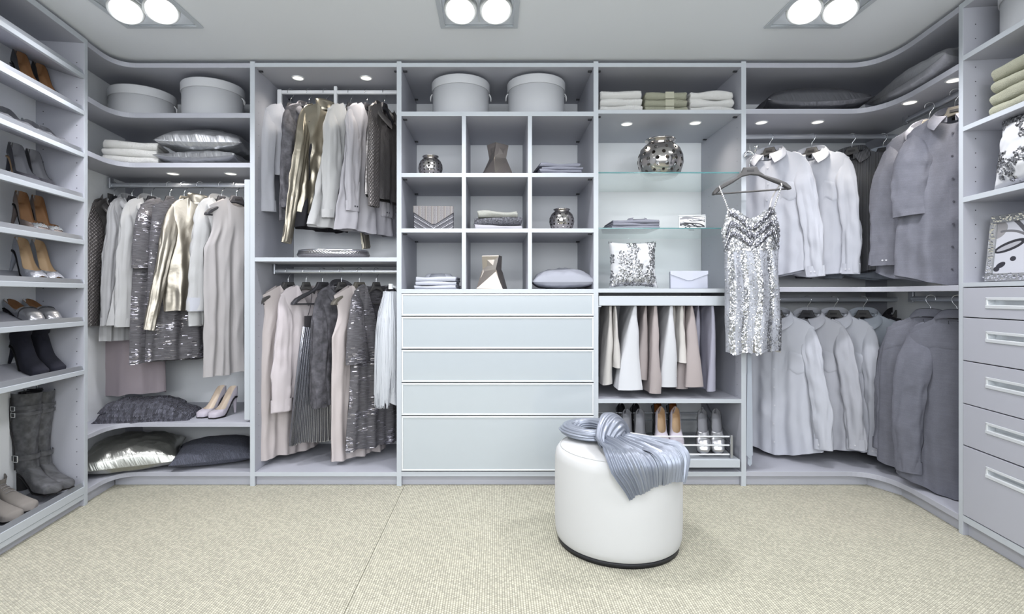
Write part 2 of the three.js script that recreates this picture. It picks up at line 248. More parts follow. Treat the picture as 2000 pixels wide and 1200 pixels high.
// cubby and drawer unit in the middle
const mid = thing('cubby_unit', 'pale grey cubby shelves above five wide glass-fronted white drawers', 'cabinet', 'fitted wardrobe units');
{
  const t = mid, x0 = U[1] + TH / 2, x1 = U[2] - TH / 2;
  board(t, 'side_panel', U[2] - TH / 2, U[2] + TH / 2, 0, TOP);
  board(t, 'top_panel', x0, x1, H(131), H(123));
  for (const [a, b] of [[227, 218], [346, 338], [454.5, 446.5], [573, 565]]) board(t, 'shelf', x0, x1, H(a), H(b));
  for (const [a, b] of [[227, 338], [346, 446.5], [454.5, 565]]) for (const [p, q] of [[902, 910], [1031, 1039]]) board(t, 'divider', X(p), X(q), H(b), H(a));
  board(t, 'bottom_shelf', x0, x1, H(931), H(922)); mesh('plinth', span(x0, x1, 0, H(931), FZ - .025, FZ - .04), M.panel, t);
  backPanel(t, x0, x1);
  for (const p of [131, 227, 346, 454.5]) fittings(t, x0, x1, H(p));
  for (const [a, b] of [[574, 617], [619, 681.5], [683.5, 746.5], [748.5, 811], [813, 920]]) {
    const y0 = H(b), y1 = H(a), xa = X(784.5), xb = X(1159.5), fr = .010;
    const d = new THREE.Group(); d.name = 'drawer'; d.position.z = 0; t.add(d);
    mesh('drawer_box', span(xa + .01, xb - .01, y0 + .004, y1 - .01, FZ - .012, FZ - .5), M.dark, d);
    mesh('drawer_frame', [span(xa, xb, y0, y0 + fr, FZ + .006, FZ - .012, .002), span(xa, xb, y1 - fr, y1, FZ + .006, FZ - .012, .002), span(xa, xa + fr, y0 + fr, y1 - fr, FZ + .006, FZ - .012, .002), span(xb - fr, xb, y0 + fr, y1 - fr, FZ + .006, FZ - .012, .002)], M.alu, d);
    mesh('glass_front', span(xa + fr, xb - fr, y0 + fr, y1 - fr, FZ + .003, FZ - .01, .001), M.drawerGlass, d);
  }
}
// glass shelf and trouser rack unit
const disp = thing('display_unit', 'pale grey unit with two glass shelves above a trouser rack and a shoe tray', 'cabinet', 'fitted wardrobe units');
{
  const t = disp, x0 = U[2] + TH / 2, x1 = U[3] - TH / 2;
  board(t, 'side_panel', U[3] - TH / 2, U[3] + TH / 2, 0, TOP); board(t, 'top_panel', x0, x1, H(131), H(123));
  for (const [a, b] of [[222, 214.5], [572, 564], [788, 780]]) board(t, 'shelf', x0, x1, H(a), H(b));
  board(t, 'bottom_shelf', x0, x1, H(931), H(922)); mesh('plinth', span(x0, x1, 0, H(931), FZ - .025, FZ - .04), M.panel, t); backPanel(t, x0, x1);
  fittings(t, x0, x1, H(131)); fittings(t, x0, x1, H(222)); pinHoles(t, x1, -1, [FZ - .05, FZ - .45], .5, 2.2);
  for (const p of [337.5, 446]) {
    const y = Y(p, 3.02), g = mesh('glass_shelf', span(x0 + .002, x1 - .002, y - .003, y + .003, FZ - .024, BACKZ + .01, 0), M.glassPane, t);
    mesh('glass_edge', span(x0 + .002, x1 - .002, y - .003, y + .003, FZ - .02, FZ - .0235, 0), M.glassEdge, g);
    mesh('shelf_rest', [tube([V(x1 - .006, y - .008, FZ - .1), V(x1 - .006, y - .008, FZ - .3), V(x1 - .006, y - .008, BACKZ + .04)], .003, 2, 8), tube([V(x0 + .006, y - .008, FZ - .1), V(x0 + .006, y - .008, FZ - .3), V(x0 + .006, y - .008, BACKZ + .04)], .003, 2, 8)], M.steel, g);
  }
  const r = new THREE.Group(); r.name = 'trouser_rack'; t.add(r);
  mesh('rack_front', span(x0 + .003, X(1446), H(597.5), H(578.5), FZ + .004, FZ - .014, .003), M.edge, r);
  mesh('rack_runner', [span(x0 + .001, x0 + .02, H(600), H(588), FZ - .014, BACKZ + .05), span(x1 - .02, x1 - .001, H(600), H(588), FZ - .014, BACKZ + .05), span(x0 + .02, x1 - .02, H(598), H(588), BACKZ + .07, BACKZ + .09)], M.steel, r);
  for (let i = 0; i < 9; i++) { const x = lerp(x0 + .06, x1 - .06, i / 8), y = H(593); mesh('trouser_rod', tube([V(x, y, FZ - .012), V(x, y, FZ - .25), V(x, y, BACKZ + .085)], .004, 2, 8), M.steel, r); }
  // pull-out shoe tray with three front rods and rods stepping up behind
  const s = new THREE.Group(); s.name = 'shoe_tray'; t.add(s);
  mesh('tray_base', span(x0 + .012, X(1444), H(913), H(897), FZ + .012, BACKZ + .06, .003), M.edge, s);
  const xa = x0 + .035, xb = X(1426), fy = [H(889), H(871), H(854)];
  fy.forEach((y, i) => mesh('tray_rod', tube([V(xa, y, FZ - .01), V(0, y, FZ - .01).setX((xa + xb) / 2), V(xb, y, FZ - .01)], .0045, 2, 10, { ref: V(0, 1, 0) }), M.pipe, s));
  [[.24, .125], [.24, .19], [.42, .16], [.42, .245], [.42, .29]].forEach(([dz, y]) => mesh('tray_rod', tube([V(xa, y + .03, FZ - dz), V((xa + xb) / 2, y + .03, FZ - dz), V(xb, y + .03, FZ - dz)], .005, 2, 10, { ref: V(0, 1, 0) }), M.rail, s));
  for (const x of [xa - .008, xb + .012]) mesh('tray_end', [span(x - .008, x + .008, H(897), fy[2] + .008, FZ - .004, FZ - .02, .004), ...fy.map((y, i) => tube([V(x, y, FZ - .015), V(x, lerp(y, y + .06, .5), FZ - .2), V(x, y + .085 + i * .03, FZ - .43)], .0055, 2, 8)), span(x - .008, x + .008, H(897), .36, FZ - .42, FZ - .436, .004)], M.steel, s);
}
// corner units: shelves follow both wings with a round inner corner
const LS = -.1356, RS = .1365;                                               // how the side runs lean away from the room
const lx = z => -2.095 + LS * (z - 2.73), rx = z => 2.102 + RS * (z - 2.40);
function curve(p0, k, p2, n = 14) { const o = []; for (let i = 0; i <= n; i++) { const t = i / n; o.push([lerp(lerp(p0[0], k[0], t), lerp(k[0], p2[0], t), t), lerp(lerp(p0[1], k[1], t), lerp(k[1], p2[1], t), t)]); } return o; }
const LC = curve([X(270), 3], [lx(3), 3], [lx(2.84), 2.84]), RC = curve([X(1655), 3], [rx(3), 3], [rx(2.70), 2.70]);
const lBack = [[lx(2.745) - .178, 2.72], [lx(3.41) - .178, 3.41], [lx(3.41) - .178, 3.58]], rBack = [[rx(2.41) + .25, 2.376], [rx(3.37) + .25, 3.37], [rx(3.37) + .26, 3.58]];
function cornerBoard(t, name, front, wing, back, xi, y0, y1) {
  const edge = [[xi, 3], ...front, wing], out = [...edge, ...back, [xi, 3.58]];
  const m = mesh(name, prism(out, y1 - y0, .001).translate(0, y0, 0), M.panel, t);
  const inner = edge.map((p, i) => { const a = edge[max(0, i - 1)], b = edge[min(edge.length - 1, i + 1)], dx = b[0] - a[0], dz = b[1] - a[1], l = Math.hypot(dx, dz), s = xi < 0 ? 1 : -1; return [p[0] + s * dz / l * .0016, p[1] - s * dx / l * .0016]; });
  const g = grid(edge.length - 1, 1, (u, v) => { const p = inner[Math.round(u * (edge.length - 1))]; return [p[0], lerp(y0, y1, v), -p[1]]; });
  const g2 = grid(edge.length - 1, 1, (u, v) => { const k = Math.round(u * (edge.length - 1)), p = v ? inner[k] : edge[k]; return [p[0], y0, -p[1]]; }), g3 = g2.clone().translate(0, y1 - y0, 0);
  mesh('edge_band', [g, g2, g3], M.edge, m); return m;
}
const cornerL = thing('corner_unit', 'pale grey left corner wardrobe with rounded shelves, silver cushions and hanging blouses', 'wardrobe', 'fitted wardrobe units');
{
  const t = cornerL, xi = U[0] - TH / 2, wing = [lx(2.745), 2.745];
  for (const [a, b] of [[132, 123.5], [230, 221], [327, 318.5], [834, 826.5], [931, 923]]) cornerBoard(t, a < 140 ? 'top_panel' : a > 900 ? 'bottom_shelf' : 'shelf', LC, wing, lBack, xi, H(a), H(b));
  mesh('back_panel', [span(xi, lBack[1][0], .06, TOP - .02, BACKZ, BACKZ - .012), prism([lBack[0], lBack[1], [lBack[1][0] - .012, 3.41], [lBack[0][0] - .012, 2.72]], TOP - .08).translate(0, .06, 0)], M.back, t);
  mesh('corner_post', prism([lBack[1], lBack[2], [lBack[2][0] - .02, 3.58], [lBack[1][0] - .02, 3.41]], TOP - .08).translate(0, .06, 0), M.panel, t);
  const e = .022; mesh('plinth', [span(xi, lx(3) - e, 0, H(931), FZ - e, FZ - e - .015), prism([[lx(2.745) - e, 2.745], [lx(3.02) - e, 3.022], [lx(3.02) - e - .015, 3.022], [lx(2.745) - e - .015, 2.745]], H(931))], M.panel, t);
  const a = V(lx(3.22) - .17, Y(362, 3.22), -3.22), b = V(xi, Y(362, 3.22), -3.22); railBar(t, a, b); bracket(t, a.clone().add(V(.01, 0, 0)));
  mesh('pullout_mirror', [span(X(475.5), X(486.5), Y(821.5), Y(350), FZ - .01, FZ - .02, .002), span(X(477), X(485), Y(815), Y(355), FZ - .02, FZ - .4, .002)], [M.edge][0], t);
}
const cornerR = thing('corner_unit', 'pale grey right corner wardrobe with rounded shelves and two rows of shirts', 'wardrobe', 'fitted wardrobe units');
let RRAIL;
{
  const t = cornerR, xi = U[3] + TH / 2, wing = [rx(2.415), 2.415];
  for (const [a, b] of [[132, 123], [222, 213], [570, 561.5], [931, 922]]) cornerBoard(t, a < 140 ? 'top_panel' : a > 900 ? 'bottom_shelf' : 'shelf', RC, wing, rBack, xi, H(a), H(b));
  mesh('back_panel', [span(xi, rBack[2][0], .06, TOP - .02, BACKZ, BACKZ - .012), prism([rBack[0], rBack[1], [rBack[1][0] + .012, 3.37], [rBack[0][0] + .012, 2.376]], TOP - .08).translate(0, .06, 0)], M.back, t);
  mesh('corner_post', prism([rBack[1], rBack[2], [rBack[2][0] + .02, 3.58], [rBack[1][0] + .02, 3.37]], TOP - .08).translate(0, .06, 0), M.panel, t);
  const e = .022; mesh('plinth', [span(xi, rx(3) - .07, 0, H(931), FZ - e, FZ - e - .015), prism([[rx(3) - .07, 3.022], [rx(2.86) + e, 2.86], [rx(2.415) + e, 2.415], [rx(2.415) + e + .015, 2.415], [rx(2.86) + e + .015, 2.87], [rx(3) - .06, 3.037]], H(931))], M.panel, t);
  const z = 3.27, y1 = 2.05, y2 = Y(585, 3.27); RRAIL = { z, y1, y2 };
  railBar(t, V(xi, y1, -z), V(X(1762, z), y1, -z)); railBar(t, V(xi, y2, -z), V(X(1782, 3.27), y2, -z));
  const c = .165, p = q => V(rx(q) + c, 2.075, -q), p2 = q => V(rx(q) + c, Y(584, 2.9), -q);
  railBar(t, p(3.04), p(2.42)); bracket(t, p(3.05), .13); railBar(t, p2(3.0), p2(2.42)); bracket(t, p2(3.0), .13);
}
// side runs, built in their own frame: x along the front, z out of it
const wallL = { p: V(-2.095, 0, -2.73), a: rad(97.7) }, wallR = { p: V(2.102, 0, -2.40), a: rad(-97.77) };
const inL = (x, y, z) => V(x, y, z).applyAxisAngle(V(0, 1, 0), wallL.a).add(wallL.p), inR = (x, y, z) => V(x, y, z).applyAxisAngle(V(0, 1, 0), wallR.a).add(wallR.p);
const LSHELF = [[152, 1], [222.5, 1], [305, 1], [392, 1], [474.5, 1], [559, 1], [632, 1], [726.5, 1]].map(a => EYE + (577 - a[0]) / (F / 2.73));
const shoeCab = thing('shoe_cabinet', 'pale grey shoe cabinet on the left with sloping shelves of pumps and boots', 'cabinet', 'fitted wardrobe units', wallL.p, wallL.a);
{
  const t = shoeCab, x0 = -.62, dp = -.225;
  const bd = (n, a, b, c, d, z0 = 0, z1 = dp) => board(t, n, a, b, c, d, z0, z1);
  bd('side_panel', -.013, .013, 0, 2.391); bd('side_panel', -.606, -.582, 0, 2.391);
  bd('top_panel', -.582, -.013, 2.363, 2.391); bd('bottom_shelf', -.582, -.013, .062, .085); mesh('lower_rail', span(-.582, -.013, .036, .06, -.001, -.02), M.edge, t);
  mesh('plinth', span(-.582, -.013, 0, .036, -.022, -.036), M.panel, t); mesh('back_panel', span(-.606, 0, .04, 2.37, dp, dp - .012), M.back, t);
  pinHoles(t, -.013, -1, [-.035], .15, 2.3); pinHoles(t, -.013, -1, [-.19], .15, 2.3);
  for (const y of [...LSHELF, .0885]) {
    const s = mesh('shoe_shelf', xf(box(.568, .016, .232, 0, 0, -.116), { p: [-.2975, y - .004, -.012], r: [y < .1 ? 0 : .3, 0, 0] }), M.panel, t);
    mesh('shelf_lip', span(-.581, -.0135, y - .0115, y + .0115, .001, -.014, .002), M.edge, s);
    mesh('lip_rail', xf(box(.567, .024, .004, 0, .012, 0, .001), { p: [-.2972, y + .011, -.004], r: [-.25, 0, 0] }), M.rail, s);
  }
}
const drawCab = thing('drawer_cabinet', 'pale grey shelf cabinet on the right with drawers and long inset handles', 'cabinet', 'fitted wardrobe units', wallR.p, wallR.a);
const RSH = [[112, 122], [250, 259], [387, 397], [553, 561]].map(([a, b]) => [EYE + (577 - b) / 433, EYE + (577 - a) / 433]);
{
  const t = drawCab, dp = -.40, w = .75, bd = (n, a, b, c, d, z0 = 0, z1 = dp) => board(t, n, a, b, c, d, z0, z1);
  bd('side_panel', -.013, .013, 0, 2.391); bd('side_panel', w - .013, w + .013, 0, 2.391); bd('top_panel', .013, w - .013, 2.364, 2.391);
  RSH.forEach(([a, b]) => bd('shelf', .013, w - .013, a, b)); bd('bottom_shelf', .013, w - .013, EYE - 439 / 433, EYE - 427 / 433);
  mesh('plinth', span(.013, w - .013, 0, EYE - 439 / 433, -.022, -.036), M.panel, t); mesh('back_panel', span(0, w, .04, 2.37, dp, dp - .012), M.back, t);
  pinHoles(t, .013, 1, [-.05], 1.2, 2.3);
  for (const [a, b] of [[563, 618.5], [620.5, 702.5], [704.5, 785.5], [787.5, 866], [868.5, 1002]]) {
    const y1 = EYE + (577 - a) / 433, y0 = EYE + (577 - b) / 433, hy = y1 - (b < 620 ? .065 : .075), x0 = .146, x1 = .60, hh = .024;
    const d = new THREE.Group(); d.name = 'drawer'; t.add(d);
    const fs = new THREE.Shape([[.0155, y0], [w - .0155, y0], [w - .0155, y1], [.0155, y1]].map(p => new THREE.Vector2(...p))); fs.holes.push(new THREE.Path([[x0, hy - hh], [x0, hy + hh], [x1, hy + hh], [x1, hy - hh]].map(p => new THREE.Vector2(...p))));
    mesh('drawer_front', new THREE.ExtrudeGeometry(fs, { depth: .018, bevelEnabled: true, bevelThickness: .001, bevelSize: .001, bevelOffset: -.001, bevelSegments: 1 }).translate(0, 0, -.017).toNonIndexed(), M.panel, d);
    mesh('handle', [span(x0, x1, hy + hh - .012, hy + hh, .004, -.03, .002), span(x0, x1, hy - hh, hy - hh + .016, .0055, -.03, .003), span(x0, x0 + .01, hy - hh, hy + hh, .004, -.03, .003), span(x1 - .01, x1, hy - hh, hy + hh, .004, -.03, .003), span(x0, x1, hy - hh, hy + hh, -.028, -.032, 0)], M.alu, d);
    mesh('drawer_box', span(.03, w - .03, y0 + .01, y1 - .02, -.034, -.36), M.panel, d);
  }
}
// small lamps let into the shelves
{
  const glow = std('#ffffff', .4, { emissive: DOWN.color, emissiveIntensity: 2.2 });
  const mk = (p, label, dir) => {
    const t = thing('shelf_downlight', label, 'lamp', 'small round lamps set under the shelves', p);
    mesh('bezel', lathe([[.037, 0], [.037, -.002], [.034, -.0045], [.031, -.0045], [.03, -.002], [.03, 0]], 28), M.alu, t); mesh('lamp_lens', lathe([[0, -.005], [.02, -.0048], [.03, -.0025], [.03, 0], [0, 0]], 28), glow, t);
    const s = new THREE.SpotLight(DOWN.color, DOWN.power, 0, rad(70), .8, 2); s.castShadow = true; s.shadow.radius = 1.5; s.position.set(p.x, p.y - .012, p.z); s.target.position.set(p.x, 0, p.z + .05); scene.add(s, s.target);
  };
  const u = (px, py, yb) => { const z = (yb - EYE) * F / (CY - py); return V(X(px, z), yb, -z); };
  mk(u(582, 152, H(131)), 'left of two lamps above the upper rail of gold and white tops', 0); mk(u(715, 152, H(131)), 'right of two lamps above the upper rail, over the quilted jacket');
  mk(u(338, 339, H(327)), 'left of two lamps above the left corner blouses'); mk(u(451, 339, H(327)), 'right of two lamps above the left corner blouses, by the upright');
  mk(u(1224, 242, H(222)), 'left of two lamps above the big pierced vase'); mk(u(1358, 240, H(222)), 'right of two lamps above the big pierced vase');
  mk(u(1487, 239, H(222)), 'shelf lamp above the first white shirt, beside the upright'); mk(u(1597, 238, H(222)), 'shelf lamp above the second white shirt');
  mk(u(1777, 200, H(222)), 'shelf lamp above the grey shirts at the rounded corner'); mk(u(1864, 156, H(222)), 'shelf lamp at far right above the grey shirt collar');
}

// ───────────── hangers ─────────────
const NECK = -.066;                                                           // top of a hanger's neck below the rail's centre
const hangerGeo = (() => {
  const top = [[.033, 0], [.047, -.028], [.072, -.05], [.13, -.074], [.178, -.1], [.2, -.124], [.203, -.137]], bot = [[.19, -.139], [.15, -.108], [.09, -.079], [.042, -.05], [0, -.043]];
  const right = [...top, ...bot], pts = [...right, ...[...right].reverse().slice(1).map(p => [-p[0], p[1]])];
  const s = new THREE.Shape(pts.map(p => new THREE.Vector2(...p)));
  const body = new THREE.ExtrudeGeometry(s, { depth: .012, bevelEnabled: true, bevelThickness: .006, bevelSize: .005, bevelOffset: -.005, bevelSegments: 2 }).translate(0, NECK, -.006);
  const q = body.attributes.position; for (let i = 0; i < q.count; i++) { const a = abs(q.getX(i)); q.setZ(i, q.getZ(i) * (1 + .5 * smooth(.08, .19, a))); } body.computeVertexNormals();
  const hook = tube([[-.021, -.006, 0], [-.018, .012, 0], [-.004, .0205, 0], [.014, .015, 0], [.021, 0, 0], [.016, -.018, 0], [.004, -.034, 0], [0, -.046, 0], [0, NECK - .004, 0]].map(p => V(...p)), .0019, 30, 7);
  const bar = tube([[-.185, NECK - .133, 0], [0, NECK - .133, 0], [.185, NECK - .133, 0]].map(p => V(...p)), .0052, 6, 9);
  const emblem = box(.036, .012, .0012, 0, NECK - .022, .0122, .0004);
  return { body: body.toNonIndexed(), hook, bar, emblem };
})();
function hanger(label, p, ry, mat = M.hanger, sc = 1) {
  const t = thing('clothes_hanger', label, 'hanger', 'wide-shouldered clothes hangers', p, ry);
  mesh('hook', hangerGeo.hook, M.chrome, t); mesh('hanger_body', hangerGeo.body, mat, t).scale.set(sc, 1, sc < .9 ? .66 : 1); mesh('trouser_bar', hangerGeo.bar, mat, t).scale.x = sc; mesh('emblem', hangerGeo.emblem, M.emblem, t); return t;
}

// ───────────── garments, in the frame of their hanger (origin on the rail) ─────────────
const Y0 = -.086;
function bodyFn(o) {
  const { sh = .2, chest = .225, hem = .24, L = .8, th = .03, neck = .066, nd = .07, nt = 'round', folds = 3, amp = .011, seed = 1, curve: hc = 0, arm = 0, slope = .56, y0 = Y0, waist = 0, pleat = 0 } = o;
  return (s, t, side) => {
    const a = abs(s), ax = a * sh; let yt = ax > neck ? y0 - (ax - neck) * slope : y0;
    if (ax < neck) { const q = ax / neck, d = side > 0 ? nd : .01; yt = y0 - (nt === 'v' ? d * (1 - q) : d * sqrt(1 - q * q)); }
    let w = t < .3 ? lerp(sh, chest, smooth(0, .3, t)) : lerp(chest, hem, (t - .3) / .7);
    w -= arm * sin(PI * clamp(t * (L + y0) / .26)) + waist * sin(PI * clamp((t - .15) / .7));
    const yb = -L + hc * pow(a, 1.6) + .008 * noise(s * 3, side * 2, seed);
    const T0 = lerp(ax < neck ? .032 : .023, th, smooth(0, .25, t)), env = sqrt(max(0, 1 - s * s)), grow = .3 + .7 * t;
    const n1 = noise(s * 1.4 + seed, t * 1.6, seed * 1.7), ph = seed * 1.9 + (side > 0 ? 0 : 2.2);
    let z = side * T0 * env + amp * grow * (sin(folds * PI * s + ph + 1.6 * n1) + .55 * sin(folds * 2.1 * PI * s + ph * 1.7 + 2 * n1)) * (1 - pow(a, 5)) * smooth(.03, .3, t);
    z += side * .55 * amp * (pow(1 - abs(noise(s * 3.2 + t * 2.4, t * 4.5 - s * 1.4, seed + 4)), 2) - .3) * smooth(.08, .3, t) + .3 * amp * noise(s * 7, t * 12, seed + 9) * smooth(.05, .2, t);
    if (pleat) z += pleat * (abs(((s * 16 + 64) % 1) * 2 - 1) - .5);
    return [s * w + .004 * noise(t * 5, s, seed + 2), lerp(yt, yb, t), z];
  };
}
function panelGeo(o, side, nu = 48, nv = 44) { const f = bodyFn(o); return grid(nu, nv, (u, v) => f(Math.sign(u - .5) * pow(abs(u * 2 - 1), .8) * 1, v, side)); }
// a strip or patch lying on the front (side 1) or back of a garment
function patch(o, s0, s1, t0, t1, side, off = .003, nu = 8, nv = 20, shape) { const f = bodyFn(o); return grid(nu, nv, (u, v) => { let t = lerp(t0, t1, v); if (shape) t = lerp(t0, t1 - shape * (t1 - t0) * abs(u * 2 - 1), v); const p = f(lerp(s0, s1, u), t, side), e = (u === 0 || u === 1 || v === 0 || v === 1) ? .0 : off; return [p[0], p[1], p[2] + side * (.0008 + e)]; }); }
function sleeveGeo(o, sd, k) {
  const sh = o.sh ?? .2, ys = Y0 - (sh - (o.neck ?? .066)) * (o.slope ?? .56), { len = .58, r0 = .046, r1 = .038, ang = 4, fwd = .025, flat = .36, wr = .009, seed = 1, bend = .012, flare = 0 } = k;
  const a = rad(ang), RX = d => d < .14 ? lerp(.014, r0, sqrt(smooth(-.03, .15, d))) : lerp(r0, r1, pow((d - .14) / (len - .14), .8)) + flare * smooth(.7, 1, d / len);
  const P = d => V(sd * (sh + .006 + .012 * smooth(0, .1, d) - RX(d) + d * sin(a) + bend * sin(PI * clamp(d / len))), ys - .004 - d * cos(a), fwd * smooth(0, .3, d / len) + .002);
  const pts = [V(sd * (sh - .075), ys + .034, .001), V(sd * (sh - .038), ys + .012, .001), ...[.035, .075, .13].map(P), ...[.14, .28, .44, .6, .8, 1].map(q => P(lerp(.13, len, q)))];
  const tot = len + .075, D = v => v * tot - .075;
  const g = sweep(pts, v => D(v) < 0 ? .014 + .006 * (1 + D(v) / .075) : max(.02, RX(D(v))), v => flat * max(.03, RX(max(0, D(v)))) * lerp(.7, 1, smooth(0, .15, v)), 40, 30, {
    warp: (q, v) => (wr * (1.0 * noise(cos(q) * 2.4 + seed, v * 4, sin(q) * 2.4 + seed * 3) + .6 * noise(cos(q) * 2 + v * 9, v * 14, sin(q) * 2 + seed)) + wr * .9 * (pow(1 - abs(noise(cos(q) * 4.5 + seed * 2, v * 2.2, sin(q) * 3 + seed)), 2) - .4)) * smooth(.08, .3, v) });
  const e = P(len), d = P(len).sub(P(len - .03)).normalize(); return { g, e, d, r1: r1 + flare, flat };
}
function cuffGeo(s, h = .062, w = 1.06) { const a = s.e.clone().addScaledVector(s.d, -h * .85), b = s.e.clone().addScaledVector(s.d, .006); return sweep([a, a.clone().lerp(b, .5), b], s.r1 * w, s.r1 * w * s.flat, 4, 20, { warp: q => .002 * sin(q * 3) }); }
function collarGeo(o, open = 0) {
  const nd = o.nd ?? .07, base = th => V(.066 * sin(th) * (1 + .1 * (1 - cos(th))), Y0 + .006 - (nd + .0) * pow((1 - cos(th)) / 2, 1.2), -.044 * cos(th) + .008);
  return grid(44, 12, (u, v) => {
    const q = u * 2 - 1, th = q * PI * .94, b = base(th), n = V(sin(th), 0, -cos(th)), f = clamp((v - .34) / .66), up = .033 * min(1, v / .34), fl = lerp(.05, .078, pow(abs(q), 3));
    const out = .004 + .012 * sin(PI * min(1, f * .8)) + .014 * f + .012 * pow(abs(q), 4) * f, sp = pow(abs(q), 5) * f * (.035 + open);
    return [b.x + n.x * out + Math.sign(q) * sp, b.y + up - fl * f * (1 - .12 * f), b.z + n.z * out * .8 + .01 * f * abs(q)];
  });
}
function turtleGeo(slump = 0) { return grid(36, 14, (u, v) => { const th = u * 2 * PI, k = v < .6 ? v / .6 : 1 - (v - .6) / .4 * .8, out = v < .6 ? 0 : .006; const r = 1 + .04 * sin(th * 3 + v * 9); return [(.06 + out) * sin(th) * r, Y0 - .035 + .06 * k + slump * sin(th) * k, (-.042 - out) * cos(th) * r + .004]; }, { loop: true }); }
const buttonGeo = new THREE.CylinderGeometry(.0048, .0048, .002, 12).rotateX(PI / 2).toNonIndexed();

// builds one garment as a thing hung at p, turned by ry
function garment(name, label, cat, group, p, ry, o) {
  const t = thing(name, label, cat, group, p, ry), m = o.mat, s = o.sleeve;
  mesh('front', panelGeo(o, 1, o.nu, o.nv), o.frontMat ?? m, t); mesh('back', panelGeo(o, -1, o.nu, o.nv), m, t);
  if (s) for (const sd of [-1, 1]) {
    const g = sleeveGeo(o, sd, { ...s, seed: (o.seed ?? 1) + sd * 3.3 }), q = mesh('sleeve', g.g, s.mat ?? m, t);
    if (s.cuff) mesh('cuff', cuffGeo(g, s.cuff), s.cuffMat ?? m, q);
    if (s.cuff && o.btn) mesh('button', [0, .018].map(d => buttonGeo.clone().translate(g.e.x + sd * (-.02 + d), g.e.y + .022, g.e.z + s.cuff * .02 + g.r1 * g.flat * 1.04)), o.btn, q);
  }
  if (o.collar) mesh('collar', collarGeo(o, o.open), o.collarMat ?? m, t);
  if (o.turtle) mesh('turtleneck', turtleGeo(o.slump), m, t);
  if (o.placket) { mesh('placket', patch(o, -.075, .075, .012, .995, 1, .002, 4, 30), m, t); const f = bodyFn(o); for (let i = 0; i < 7; i++) { const q = f(0, .06 + i * .14, 1); mesh('button', buttonGeo.clone().translate(q[0], q[1], q[2] + .005), o.btn ?? M.button, t); } }
  if (o.pocket) { const [a, b, c, d] = o.pocket; mesh('chest_pocket', patch(o, a, b, c, d, 1, .003, 10, 12, .22), m, t); if (o.flap) mesh('pocket_flap', patch(o, a - .02, b + .02, c - .015, c + .055, 1, .006, 10, 6), m, t); }
  if (o.yoke) mesh('yoke', patch(o, -.97, .97, .03, .17, -1, .0025, 26, 10), m, t);
  if (o.care) mesh('neck_label', patch(o, -.12, .12, .012, .035, -1, -.008, 3, 3), M.label, t);
  return t;
}
const DARKH = M.hanger, BLK = M.hangerBlack, TPE = M.hangerTaupe;
const HL = (w) => w;
const AN = { 223: 80, 258: 78, 296: 66, 332: 56, 360: 50, 391: 40, 433: 58, 462: 58, 568: 46, 604: 52, 637: 46, 685: 50, 717: 60, 751: 68, 563: 56, 598: 46, 630: 50, 667: 44, 702: 50 };
const TURN_L = rad(42), TURN_R = rad(-45);
